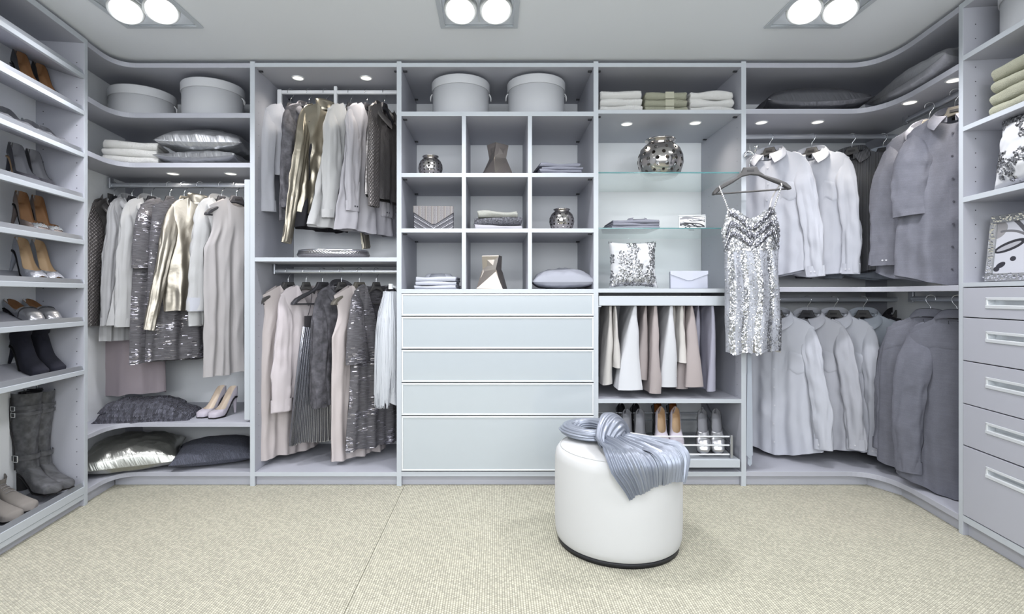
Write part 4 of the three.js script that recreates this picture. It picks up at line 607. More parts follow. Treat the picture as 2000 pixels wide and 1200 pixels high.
// ───────────── things on the shelves ─────────────
function hatbox(t, r, h, hasRope = true) {
  mesh('box_body', lathe([[0, 0], [r - .003, 0], [r, .003], [r, h - .02], [0, h - .02]], 56), M.hatbox, t);
  mesh('lid', lathe([[r + .001, h - .052], [r + .006, h - .052], [r + .0065, h - .006], [r + .003, h], [r - .01, h + .001], [0, h + .002]], 56), M.hatbox, t);
  for (const s of [-1, 1]) { mesh('rope_handle', tube([V(s * (r + .002), h - .06, .012), V(s * (r + .012), h - .075, .01), V(s * (r + .013), h - .10, 0), V(s * (r + .012), h - .075, -.012), V(s * (r + .002), h - .06, -.014)], .0032, 16, 7), M.rope, t); mesh('rivet', cyl(.006, .006, .004, 0, 0, 0, 12).rotateZ(PI / 2).translate(s * (r + .001), h - .062, 0), M.steel, t); }
  return t;
}
const HB = 'round lidded hat boxes';
hatbox(thing('hat_box', 'round pale grey hat box in the left corner, the lower left one', 'box', HB, V(-2.125, H(222), -3.22), rad(12)), .172, .188);
hatbox(thing('hat_box', 'taller round pale grey hat box in the left corner, beside the upright', 'box', HB, V(X(417, 3.21), H(222), -3.21), rad(4)), .168, .225);
hatbox(thing('hat_box', 'round pale grey hat box above the cubbies, the left one', 'box', HB, V(X(900, 3.21), H(218), -3.21), 0), .168, .232);
hatbox(thing('hat_box', 'round pale grey hat box above the cubbies, the right one', 'box', HB, V(X(1047, 3.21), H(218), -3.21), 0), .168, .234);
hatbox(thing('hat_box', 'round pale grey hat box at the top of the right cabinet', 'box', HB, inR(.235, RSH[0][1], -.19), .3), .165, .2);

function pillowGeo(w, d, h, { seed = 1, wr = .006, ears = .05, n = 40, flat = .32 } = {}) {
  return grid(n * 2, n, (u, v) => {
    const top = u < .5, a = top ? u * 4 - 1 : 3 - u * 4, b = v * 2 - 1, e = pow(max(0, (1 - a * a) * (1 - b * b)), .40);
    const inx = 1 - .09 * (1 - b * b) * pow(abs(a), 3), inz = 1 - .09 * (1 - a * a) * pow(abs(b), 3);
    const corner = pow(abs(a * b), 3), rr = noise(a * 4 + seed, b * 4, seed) + .6 * noise(a * 9, b * 9 + seed, seed + 3), edge = pow(max(abs(a), abs(b)), 4) * (1 - corner);
    let y = (top ? (1 - flat) : -flat) * h * e + wr * rr * (top ? 1 : .4) * pow(e, .6) + wr * .9 * edge * noise((abs(a) > abs(b) ? b : a) * 9, seed, a > b ? 3 : 8) * pow(e, .5) + (corner * ears * .25);
    return [w / 2 * a * inx, y + flat * h, d / 2 * b * inz];
  }, { uv: (u, v, p) => [p[0] + p[1] * .4, p[2] + p[1] * .4] });
}
function pillow(label, mat, p, ry, size, o = {}, tilt = [0, 0]) {
  const t = thing(o.name ?? 'cushion', label, 'cushion', o.group, p, ry); t.rotation.order = 'YXZ'; t.rotation.x = tilt[0]; t.rotation.z = tilt[1];
  const g = pillowGeo(...size, o); mesh('cover', g, mat, t);
  mesh('piping', grid(160, 5, (u, v) => { const q = u * 4, k = Math.floor(q) % 4, f = q - Math.floor(q), L = f * 2 - 1, [a, b] = [[L, -1], [1, L], [-L, 1], [-1, -L]][k], inx = 1 - .09 * (1 - b * b) * pow(abs(a), 3), inz = 1 - .09 * (1 - a * a) * pow(abs(b), 3), A = v * 2 * PI, ea = o.ears ?? .05; return [size[0] / 2 * a * inx + .0018 * cos(A) * Math.sign(a), (o.flat ?? .32) * size[2] + pow(abs(a * b), 3) * ea * .25 + .0018 * sin(A), size[1] / 2 * b * inz]; }), mat, t); return t;
}
const S3 = H(318.5), S1 = H(222);
pillow('silver crumpled cushion on top of another in the left corner', M.silver, V(X(415, 3.2), S3 + .08, -3.20), rad(6), [.47, .40, .15], { seed: 2, wr: .009, ears: .0 }, [.02, 0]);
pillow('flatter silver cushion beneath another in the left corner', M.silver, V(X(415, 3.2), S3, -3.21), rad(-2), [.47, .4, .10], { seed: 5, wr: .008, flat: .4 });
pillow('large shiny pewter cushion on the floor shelf of the left corner', M.pewter, at(262, 905, 3.14).setY(H(923) + .002), rad(26), [.5, .46, .17], { seed: 8, wr: .009, ears: .04 }, [.05, 0]);
pillow('dark grey linen cushion on the floor shelf beside the pewter one', M.charcoal, V(X(416, 3.2), H(923), -3.24), rad(22), [.44, .42, .13], { seed: 10, wr: .002, ears: .02 });
pillow('smooth pale grey cushion in the lowest right cubby', M.greyCotton, V(X(1096, 3.22), H(565), -3.20), rad(-3), [.36, .36, .125], { seed: 12, wr: .006, ears: .01 });
pillow('dark metallic cushion on the top shelf of the right corner', M.gunmetal, V(X(1570, 3.2), H(213), -3.20), rad(-4), [.58, .38, .17], { seed: 14, wr: .006 });
pillow('long silver grey cushion on the top shelf at the far right', M.gunmetal === 0 ? M.silver : metalCloth('#c0c1c5', .4), V(rx(2.78) + .105, H(213), -2.75), rad(90 - 7.5), [.66, .3, .15], { seed: 16, wr: .008 });

// folded towels and clothes: one doubled sheet each, its fold to the front
function foldGeo(w, d, h, { seed = 1, wr = .003, layers = 1, sag = 0 } = {}) {
  const s = new THREE.Shape(), r = h / 2, th = h * .47;
  s.moveTo(-d, 0); s.lineTo(-r, 0); s.absarc(-r, r, r, -PI / 2, PI / 2, false); s.lineTo(-d, h); s.lineTo(-d + .004, h - th); s.lineTo(-r, h - th); s.absarc(-r, r, r - th, PI / 2, -PI / 2, true); s.lineTo(-d, th); s.closePath();
  const g0 = new THREE.ExtrudeGeometry(s, { depth: w, steps: 18, curveSegments: 6, bevelEnabled: true, bevelSize: h * .08, bevelOffset: -h * .08, bevelThickness: h * .1, bevelSegments: 1 }); g0.rotateY(-PI / 2).translate(w / 2, 0, 0).scale(1, 1, 1);
  const q = g0.attributes.position; for (let i = 0; i < q.count; i++) { let x = q.getX(i), y = q.getY(i), z = q.getZ(i); const n = noise(x * 14 + seed, y * 30, seed), f = y / h; q.setXYZ(i, x + wr * 1.5 * noise(y * 60, z * 9, seed + 2), y + f * (wr * n + sag * cos(x / w * PI * 2 + seed)), z + wr * noise(x * 22, y * 40, seed + 5)); }
  const g = g0.index ? g0.toNonIndexed() : g0; const uv = g.attributes.uv, p = g.attributes.position; for (let i = 0; i < uv.count; i++) uv.setXY(i, p.getX(i), p.getY(i) + p.getZ(i)); g.computeVertexNormals(); return g;
}
function stack(name, cat, group, labels, mats, p, ry, w, d, hs, o = {}) {
  let y = 0; labels.forEach((l, i) => { const h = hs[i] ?? hs[0], t = thing(name, l, cat, group, V(p.x + (o.dx?.[i] ?? 0), p.y + y, p.z), ry + rad(o.turn?.[i] ?? 0)), m = mats[i] ?? mats[0]; mesh('folded_cloth', foldGeo((w[i] ?? w) * (1 - .02 * i), d, h * 1.02, { seed: i * 3 + (o.seed ?? 1), wr: o.wr ?? .003, sag: (o.sag ?? .003) }), m, t); o.extra?.(t, i, h); y += h; });
}
const ord = ['bottom', 'middle', 'top'];
const TW = 'folded bath towels';
stack('bath_towel', 'towel', TW, ord.map(s => `white folded towel in the left corner stack, ${s} one`), [M.towelWhite], at(243, 318, 2.98).setY(S3 + .001).add(V(.01, 0, -.03)), rad(14), .275, .2, [.042, .041, .043], { seed: 3 });
stack('bath_towel', 'towel', TW, ord.map(s => `white folded towel in the stack left of the sage towels, ${s} one`), [M.towelWhite], V(X(1213, 3.05), H(214.5) + .001, -3.04), rad(-2), .235, .3, [.04, .04, .045], { seed: 11 });
stack('bath_towel', 'towel', TW, ord.map(s => `sage green folded towel between the white stacks, ${s} one`), [M.towelSage], V(X(1300, 3.05), H(214.5) + .001, -3.04), rad(-1), .235, .3, [.032, .042, .044], { seed: 21, extra: (t, i, h) => mesh('woven_band', box(.05, h * .9, .004, .02, h / 2, .0005, .0015), M.towelBand, t) });
stack('bath_towel', 'towel', TW, ord.map(s => `white folded towel in the stack right of the sage towels, ${s} one`), [M.towelWhite], V(X(1390, 3.05), H(214.5) + .001, -3.04), rad(1), .245, .3, [.032, .044, .048], { seed: 31, sag: .006 });
stack('bath_towel', 'towel', TW, ['bottom', 'second lowest', 'second highest', 'top'].map(s => `sage towel in the stack of the right cabinet, ${s} one`), [M.towelSage], inR(.27, RSH[1][1] + .001, -.03), wallR.a, .3, .25, [.05, .05, .052, .055], { seed: 41 });
const CB = 'folded shirts in the cubbies', C0 = H(338), C1 = H(446.5), C2 = H(565);
stack('folded_shirt', 'shirt', CB, ['bottom', 'second', 'third', 'top'].map(s => `lilac grey folded shirt in the top right cubby, ${s} of four`), [M.shirtLilac], V(X(1096, 3.06), C0 + .001, -3.06), rad(2), .245, .26, [.017, .017, .017, .018], { seed: 51, wr: .003, dx: [.008, .0, .006, -.004], turn: [0, 3, -2, 4] });
const collarOn = (t, i, h, n) => { if (i === n) mesh('collar', grid(24, 6, (u, v) => { const a = (u * 2 - 1) * PI * .8, r = .05 + .02 * v; return [r * sin(a) * 1.25, h + .026 * (1 - v * v) * (1 - .2 * abs(u * 2 - 1)), -.13 - r * .9 * cos(a)]; }), M.whiteShirt, t); };
stack('folded_shirt', 'shirt', CB, ['bottom', 'second', 'top'].map(s => `white folded shirt in the lowest left cubby, ${s} of three`), [M.whiteShirt], V(X(850, 3.05), C2 + .001, -3.06), rad(-2), .235, .26, [.022, .022, .026], { seed: 61, wr: .003, turn: [0, 1, -1], extra: (t, i, h) => collarOn(t, i, h, 2) });
stack('sweater', 'sweater', 'folded sweaters in the middle cubby', ['pale lilac folded sweater at the bottom of the cubby stack', 'speckled grey lace folded sweater in the middle of the stack', 'pale olive grey folded sweater on top of the stack'], [M.mauve, std('#8c8d93', .9, { map: T.seqC.clone(), bumpMap: T.terry, bumpScale: .003 }), std('#a5a69f', .9, { bumpMap: T.terry, bumpScale: .002 })], V(X(972, 3.06), C1 + .001, -3.05), 0, [.265, .27, .23], .27, [.026, .044, .036], { seed: 71, wr: .005, sag: .004 });
stack('folded_shirt', 'shirt', 'folded shirts on the glass shelf', ['bottom', 'second', 'top'].map(s => `mauve grey folded shirt on the lower glass shelf, ${s} of three`), [M.shirtMauve], V(X(1243, 3.08), Y(446, 3.02) + .005, -3.08), rad(2), .275, .26, [.017, .017, .018], { seed: 81, wr: .003, turn: [0, 2, -3], extra: (t, i, h) => { if (i === 2) mesh('collar', grid(20, 5, (u, v) => { const a = (u * 2 - 1) * PI * .8, r = .045 + .015 * v; return [r * sin(a) * 1.1 + .03, h + .022 * (1 - v * v), -.1 - r * .9 * cos(a)]; }), M.shirtMauve, t); } });

// pierced round vases
const vaseGeo = (() => {
  const R = .5, prof = [[0, 0], [.24, 0], [.34, .03], [.44, .14], [.5, .34], [.49, .5], [.42, .66], [.33, .75], [.28, .785], [.275, .80], [.32, .845], [.325, .86], [.315, .865], [.265, .81], [.26, .785], [.31, .73], [.395, .64], [.462, .5], [.47, .34], [.41, .15], [.31, .055], [0, .04]];
  const body = new THREE.LatheGeometry(prof.map(p => new THREE.Vector2(...p)), 64), holes = [];
  for (const [y, n, r, r0] of [[.12, 14, .035, .44], [.24, 15, .042, .48], [.37, 15, .045, .5], [.50, 14, .043, .49], [.62, 12, .036, .44], [.71, 10, .027, .37]]) for (let i = 0; i < n; i++) { const a = (i + (y * 50 % 2 > 1 ? .5 : 0)) / n * 2 * PI; const c = new THREE.CylinderGeometry(r, r, .3, 10); c.rotateX(PI / 2); const el = Math.atan2(y - .4, r0) * .8; c.rotateX(-el); c.translate(0, 0, 0); c.rotateY(a); c.translate(sin(a) * (r0 - .01), y, cos(a) * (r0 - .01)); holes.push(c); }
  const ev = new Evaluator(); ev.attributes = ['position', 'normal', 'uv']; ev.useGroups = false;
  const A = new Brush(body), B = new Brush(mergeGeometries(holes)); A.updateMatrixWorld(); B.updateMatrixWorld();
  const g = ev.evaluate(A, B, SUBTRACTION).geometry; return g.index ? g.toNonIndexed() : g;
})();
function vase(label, p, d, ry = 0) { const t = thing('pierced_vase', label, 'vase', 'round pierced silver vases', p, ry); const g = vaseGeo.clone().scale(d, d, d); mesh('vase_body', g, M.mirrorVase, t); mesh('rim', new THREE.TorusGeometry(.315 * d, .02 * d, 8, 40).rotateX(PI / 2).translate(0, .858 * d, 0).toNonIndexed(), M.mirrorVase, t); return t; }
vase('small pierced silver vase in the top left cubby', V(X(841, 3.12), C0, -3.12), .142, .4);
vase('pierced round silver vase in the middle right cubby', V(X(1097, 3.12), C1, -3.12), .146, 1.3);
vase('large pierced silver vase standing on the upper glass shelf', V(X(1289.5, 3.2), Y(337.5, 3.02) + .0045, -3.2), .268, 2.1);

// faceted vases
function facetVase(label, p, ry, s, mat) {
  const t = thing('faceted_vase', label, 'vase', 'faceted bronze vases', p, ry);
  const rings = [[.105, 0, 0], [.101, .004, 0], [.062, .098, .25], [.055, .112, .22], [.066, .185, .0], [.066, .19, 0], [.060, .19, 0], [.05, .12, .2], [.09, .02, 0]].map(([r, y, tw]) => [r * s, y * s, tw]);
  const P = (k, j) => { const [r, y, tw] = rings[j], a = k * PI / 2 + PI / 4 + tw; return [r * 1.05 * cos(a), y, r * .85 * sin(a)]; }, pos = [];
  for (let j = 0; j < rings.length - 1; j++) for (let k = 0; k < 4; k++) { const a = P(k, j), b = P(k + 1, j), c = P(k + 1, j + 1), d = P(k, j + 1); pos.push(...a, ...d, ...b, ...b, ...d, ...c); }
  const g = new THREE.BufferGeometry(); g.setAttribute('position', new THREE.Float32BufferAttribute(pos, 3)); g.setAttribute('uv', new THREE.Float32BufferAttribute(new Float32Array(pos.length / 3 * 2), 2)); g.computeVertexNormals(); mesh('vase_body', g, mat, t); return t;
}
facetVase('dark bronze faceted vase in the top middle cubby, an edge to the front', V(X(972, 3.12), C0, -3.12), rad(42), 1.0, M.bronzeVase);
facetVase('pale bronze faceted vase in the lowest middle cubby, a bright face to the front', V(X(961, 3.12), C2, -3.12), rad(-14), 1.03, M.bronzeVase);

// clutches
const canvasTex = (w, h, draw) => { const c = document.createElement('canvas'); c.width = w; c.height = h; draw(c.getContext('2d'), w, h); const t = new THREE.CanvasTexture(c); t.colorSpace = THREE.SRGBColorSpace; return t; };
const beadTex = flap => canvasTex(512, 320, (g, w, h) => {
  const r = RNG(9); g.fillStyle = flap ? '#8d8a8a' : '#4d4d55'; g.fillRect(0, 0, w, h);
  if (flap) for (let x = 0; x < w; x += 16) { const k = (x / 16) % 5; g.fillStyle = ['#d8d3cc', '#58565c', '#c9c6c6', '#77757a', '#b6afa8'][k]; g.fillRect(x, 0, 12, h); for (let y = 0; y < h; y += k % 2 ? 10 : 7) { g.fillStyle = k % 2 ? '#f4f4f4' : '#3a3a40'; g.beginPath(); g.ellipse(x + 6 + (r() - .5) * 2, y + 4, k % 2 ? 4.5 : 2.4, k % 2 ? 3.4 : 1.8, 0, 0, 7); g.fill(); } }
  else for (let b = -6; b < 22; b++) for (let x = 0; x < w; x += b % 3 ? 9 : 15) { const y = b * 22 + (x < w / 2 ? x : w - x) * .62; g.fillStyle = b % 3 === 0 ? '#f3f3f5' : b % 3 === 1 ? '#1f1f25' : '#aaa9ad'; g.beginPath(); g.arc(x, y, b % 3 ? 3 : 5.5, 0, 7); g.fill(); }
});
function clutch(label, p, ry, w, h, tilt, body, flap, vdepth, dRim) {
  const t = thing('clutch_bag', label, 'bag', undefined, p, ry); t.rotation.order = 'YXZ'; t.rotation.x = tilt;
  const q = (g) => { const P = g.attributes.position, u = g.attributes.uv; for (let i = 0; i < P.count; i++) u.setXY(i, P.getX(i) / w + .5, P.getY(i) / h); return g; };
  mesh('bag_body', q(box(w, h, .028, 0, h / 2, 0, .006)), body, t);
  const s = new THREE.Shape([[-w / 2, h + .001], [w / 2, h + .001], [w / 2, h - vdepth * .35], [.012, h - vdepth], [-.012, h - vdepth], [-w / 2, h - vdepth * .35]].map(a => new THREE.Vector2(...a)));
  mesh('flap', q(new THREE.ExtrudeGeometry(s, { depth: .004, bevelEnabled: true, bevelSize: .001, bevelOffset: -.001, bevelThickness: .001, bevelSegments: 1 }).translate(0, 0, .0145).toNonIndexed()), flap, t); return t;
}
clutch('beaded black and white clutch with a pointed flap in the left cubby', V(X(847, 3.1), C1, -3.1), rad(4), .232, .14, -.06, std('#c9c9cc', .4, { map: beadTex(false), metalness: .2 }), std('#a9a7a8', .4, { map: beadTex(true), metalness: .2 }), .105);
clutch('plain pale lilac envelope clutch below the glass shelves', V(X(1345, 3.1), H(564), -3.1), rad(-4), .215, .102, -.08, std('#b5b9c6', .6), std('#bcc0cc', .6), .055);

// silver hammered dish on the bay shelf
{ const t = thing('oval_tray', 'shiny hammered silver dish lying on the shelf below the upper clothes', 'dish', undefined, V(X(652, 3.2), H(503), -3.2)); mesh('dish_body', lathe([[0, 0], [.16, 0], [.2, .008], [.216, .026], [.208, .045], [.19, .052], [.0, .05]], 60).scale(1, 1, .72), M.hammered, t); mesh('dish_rim', new THREE.TorusGeometry(.203, .006, 8, 60).rotateX(PI / 2).scale(1, 1, .72).translate(0, .048, 0).toNonIndexed(), M.chrome, t); }

// picture frames
const inkTex = canvasTex(256, 128, (g, w, h) => { g.fillStyle = '#e8e8ea'; g.fillRect(0, 0, w, h); const r = RNG(4); for (let i = 0; i < 22; i++) { g.strokeStyle = i % 3 ? '#2a2a2e' : '#8d8d92'; g.lineWidth = 3 + r() * 12; g.beginPath(); const x = r() * w, y = r() * h; g.moveTo(x - 90, y - 20 * r()); g.bezierCurveTo(x - 30, y + 60 * (r() - .3), x + 20, y - 70 * (r() - .3), x + 90, y + 30 * r()); g.stroke(); } });
const petalTex = canvasTex(320, 400, (g, w, h) => {
  g.fillStyle = '#bfc1c9'; g.fillRect(0, 0, w, h); g.lineCap = 'round'; g.filter = 'none';
  const st = (c, l, f) => { g.strokeStyle = c; g.lineWidth = l; g.beginPath(); f(); g.stroke(); };
  g.fillStyle = '#8d8c8e'; g.beginPath(); g.ellipse(10, 60, 50, 70, .6, 0, 7); g.fill(); g.beginPath(); g.ellipse(300, 60, 60, 80, .2, 0, 7); g.fill();
  st('#55555a', 26, () => { g.moveTo(110, -10); g.quadraticCurveTo(170, 60, 200, 120); }); st('#6c6c70', 18, () => { g.moveTo(30, 70); g.quadraticCurveTo(120, 60, 190, 120); }); st('#4a4a50', 16, () => { g.moveTo(200, 120); g.quadraticCurveTo(250, 150, 330, 190); }); st('#77777c', 14, () => { g.moveTo(330, 10); g.quadraticCurveTo(240, 40, 200, 110); });
  g.fillStyle = '#2f2f34'; g.beginPath(); g.ellipse(90, 190, 105, 36, -.38, 0, 7); g.fill(); g.fillStyle = '#a5a6ad'; g.beginPath(); g.ellipse(85, 192, 82, 17, -.38, 0, 7); g.fill();
  g.fillStyle = '#33333a'; g.beginPath(); g.arc(120, 290, 19, 0, 7); g.fill(); g.beginPath(); g.ellipse(45, 335, 34, 20, -.6, 0, 7); g.fill(); g.beginPath(); g.arc(20, 365, 20, 0, 7); g.fill();
});
function picture(label, p, ry, tilt, w, h, b, mat, map, studs) {
  const t = thing('picture_frame', label, 'picture frame', undefined, p, ry); t.rotation.order = 'YXZ'; t.rotation.x = tilt;
  mesh('frame', [span(-w / 2, w / 2, 0, b, -.012, .006, .003), span(-w / 2, w / 2, h - b, h, -.012, .006, .003), span(-w / 2, -w / 2 + b, b, h - b, -.012, .006, .003), span(w / 2 - b, w / 2, b, h - b, -.012, .006, .003)], mat, t);
  const g = new THREE.PlaneGeometry(w - 2 * b, h - 2 * b).translate(0, h / 2, 0).toNonIndexed(); mesh('print', g, std('#ffffff', .25, { map }), t); mesh('backing', [span(-w / 2 + .005, w / 2 - .005, .005, h - .005, -.014, -.002, .001), xf(box(.03, h * .8, .004), { p: [0, h * .4, -.04], r: [.25, 0, 0] })], M.dark, t);
  if (studs) { const r = RNG(6), gs = []; const put = (x, y) => { for (let i = 0; i < 2; i++) gs.push(new THREE.OctahedronGeometry(.004 + .0035 * r()).translate(x + (r() - .5) * b * .7, y + (r() - .5) * b * .7, .006).toNonIndexed()); }; for (let x = -w / 2 + .008; x < w / 2; x += .009) { put(x, b / 2); put(x, h - b / 2); } for (let y = b; y < h - b; y += .009) { put(-w / 2 + b / 2, y); put(w / 2 - b / 2, y); } mesh('frame_chips', gs, M.crystal, t).userData.kind = 'stuff'; }
  return t;
}
picture('small silver frame with a black marbled print on the glass shelf', V(X(1352, 3.09), Y(446, 3.02) + .006, -3.09), rad(-14), -.12, .148, .08, .006, M.alu, inkTex);
picture('silver studded frame with a black and white petal photograph, right cabinet', inR(.222, RSH[3][1] + .003, -.06), wallR.a + rad(5), -.10, .30, .285, .034, M.silver, petalTex, true);

// sequin cushions: discs sewn in patches on white cloth
const discGeo = new THREE.CircleGeometry(.0042, 7);
function sequinCover(t, geo, n, seed, keep, r = 1, lo = .6) {
  const p = geo.attributes.position, nn = geo.attributes.normal, rs = RNG(seed), m = new THREE.InstancedMesh(discGeo, M.sequin, n), q = new THREE.Quaternion(), c = new THREE.Color(); let k = 0, guard = 0; const tri = p.count / 3;
  while (k < n && guard++ < n * 12) { const i = Math.floor(rs() * tri) * 3; let a = rs(), b = rs(); if (a + b > 1) { a = 1 - a; b = 1 - b; } const L = f => V(f.getX(i), f.getY(i), f.getZ(i)).multiplyScalar(1 - a - b).addScaledVector(V(f.getX(i + 1), f.getY(i + 1), f.getZ(i + 1)), a).addScaledVector(V(f.getX(i + 2), f.getY(i + 2), f.getZ(i + 2)), b); const P = L(p), N = L(nn).normalize(); if (N.z < 0) N.negate(); const w = keep(P, N, rs); if (!w) continue; N.add(V(rs() - .5, rs() - .5, rs() - .5).multiplyScalar(.75)).normalize(); q.setFromUnitVectors(V(0, 0, 1), N); const s = (typeof w === 'number' ? w : 1) * r; m.setMatrixAt(k, new THREE.Matrix4().compose(P.addScaledVector(N, .0022), q, V(s, s, s))); const g = lerp(lo, 1, rs()); m.setColorAt(k, c.setRGB(g * .74, g * .75, g * .78)); k++; }
  m.count = k; m.name = 'sequins'; m.userData.kind = 'stuff'; m.castShadow = m.receiveShadow = true; t.add(m); return m;
}
for (const [label, p, ry, w, h, sd] of [['white cushion with silver sequin patches below the glass shelves', V(X(1230, 3.13), H(564), -3.13), 0, .275, .27, 1], ['white cushion with silver sequins standing in the right cabinet', inR(.30, RSH[2][1], -.13), wallR.a + .05, .32, .30, 7]]) {
  const t = thing('sequin_cushion', label, 'cushion', undefined, p, ry), g = pillowGeo(w, h, .12, { seed: sd, wr: .004, flat: .5 }).rotateX(PI / 2 - .12).translate(0, h * .49, 0); mesh('cover', g, std('#c9cbce', .9), t);
  sequinCover(t, g, 2600, sd, (P, N) => N.z > .05 && P.z > 0 && noise(P.x * 17 + sd, P.y * 17, sd) + .5 * noise(P.x * 40, P.y * 40, sd) > -.12, 1, .12);
}
// chunky knitted throw folded on the bench
{
  const t = thing('knitted_throw', 'dark grey chunky knitted throw folded on the corner bench', 'blanket', undefined, V(X(295, 3.16), H(826.5), -3.16), rad(10)), m = std('#757683', .95, { map: T.knitC, bumpMap: T.knit, bumpScale: .012 });
  const lay = (w, d, y0, h, sd) => grid(64, 30, (u, v) => { const top = u < .5, a = top ? u * 4 - 1 : 3 - u * 4, b = v * 2 - 1, e = pow(max(0, (1 - pow(a, 6)) * (1 - pow(b, 6))), .5), hh = h * (1 - .28 * smooth(.2, 1, a) + .12 * noise(a * 2, b * 2, sd)); return [w / 2 * a + .015 * b + .006 * noise(b * 9, a, sd), y0 + (top ? hh * e : 0) + .004 * noise(a * 12, b * 12, sd), d / 2 * b + .012 * noise(a * 3, 1, sd)]; }, { uv: (u, v, p) => [p[0], p[2] + p[1]] });
  mesh('lower_fold', lay(.50, .31, 0, .075, 1), m, t); mesh('upper_fold', lay(.40, .28, .055, .05, 3).translate(-.035, 0, -.01), m, t);
}
// trousers over the pull-out rods: a doubled pair of legs, the near fold to the front
{
  const x0 = U[2] + TH / 2, x1 = U[3] - TH / 2, yb = H(593) - .002;
  const leg = (xt, xb, w0, w1, y1, sd, z0 = .02, z1 = .36) => { const f = (u, v, s) => { const k = smooth(0, .12, v), x = lerp(xt, xb, v) + s * lerp(.004, w1 / 2, pow(v, .8)) * (.6 + .4 * cos(u * 3)) + .008 * v * sin(u * 9 + sd + 2 * noise(u * 2, v * 2, sd)) + .004 * noise(u * 6, v * 6, sd + s); return [x, lerp(yb, y1, v) + .008 * v * noise(u * 3, s, sd), -(3 + lerp(z0, z1, u)) + .012 * v * sin(v * 4 + sd)]; };
    return grid(48, 26, (u, v) => u < .46 ? f(1 - u / .46, v, -1) : u > .54 ? f((u - .54) / .46, v, 1) : (() => { const q = (u - .46) / .08, a = f(0, v, -1), b = f(0, v, 1); return [lerp(a[0], b[0], q), lerp(a[1], b[1], q), a[2] + .012 * v * sin(PI * q)]; })()); };
  const g = 'trousers on the pull-out rack';
  const tr = (label, mat, ...legs) => { const t = thing('trousers', label, 'trousers', g); let i = 0; for (const [a, b, w, py, sd, z0, z1] of legs) { mesh('trouser_leg', leg(X(a, 3.05), X(b, 3.05), .01, w, Y(py, 3.05), sd, z0, z1), mat, t); if (i++ === 0) mesh('turn_up', leg(X(a, 3.05) + (X(b, 3.05) - X(a, 3.05)) * .93, X(b, 3.05), .01, w * 1.06, Y(py, 3.05), sd, (z0 ?? .02) - .002, z1).translate(0, 0, 0).scale(1, 1, 1), mat, t).visible = true; } return t; };
  const simple = (label, mat, ...legs) => { const t = thing('trousers', label, 'trousers', g); for (const [a, b, w, py, sd, z0, z1] of legs) mesh('trouser_leg', leg(X(a, 3.05), X(b, 3.05), .01, w, Y(py, 3.05), sd, z0, z1), mat, t); return t; };
  simple('cream trousers leftmost on the trouser rack', M.trouserCream, [1193, 1187, .05, 752, 1, .05, .34], [1201, 1203, .035, 718, 2, .03, .3]);
  simple('wide white trousers second from left on the rack', M.trouserWhite, [1238, 1225, .135, 759, 3]);
  simple('taupe trousers third from left on the rack', M.trouserTaupe, [1264, 1257, .06, 742, 5, .07, .38], [1278, 1276, .07, 768, 6]);
  simple('white trousers fourth from left on the rack', M.trouserWhite, [1308, 1302, .10, 757, 7]);
  simple('cream trousers with a button, third from the right', M.trouserCream, [1329, 1330, .045, 708, 9, .03, .3], [1324, 1322, .05, 740, 10, .1, .4]);
  simple('taupe trousers second from the right on the rack', M.trouserTaupe, [1348, 1352, .10, 755, 11], [1340, 1334, .07, 763, 12, .08, .4]);
  simple('lilac grey trousers rightmost on the rack', M.trouserLilac, [1388, 1389, .05, 762, 13], [1374, 1366, .06, 760, 14, .12, .42]);
}

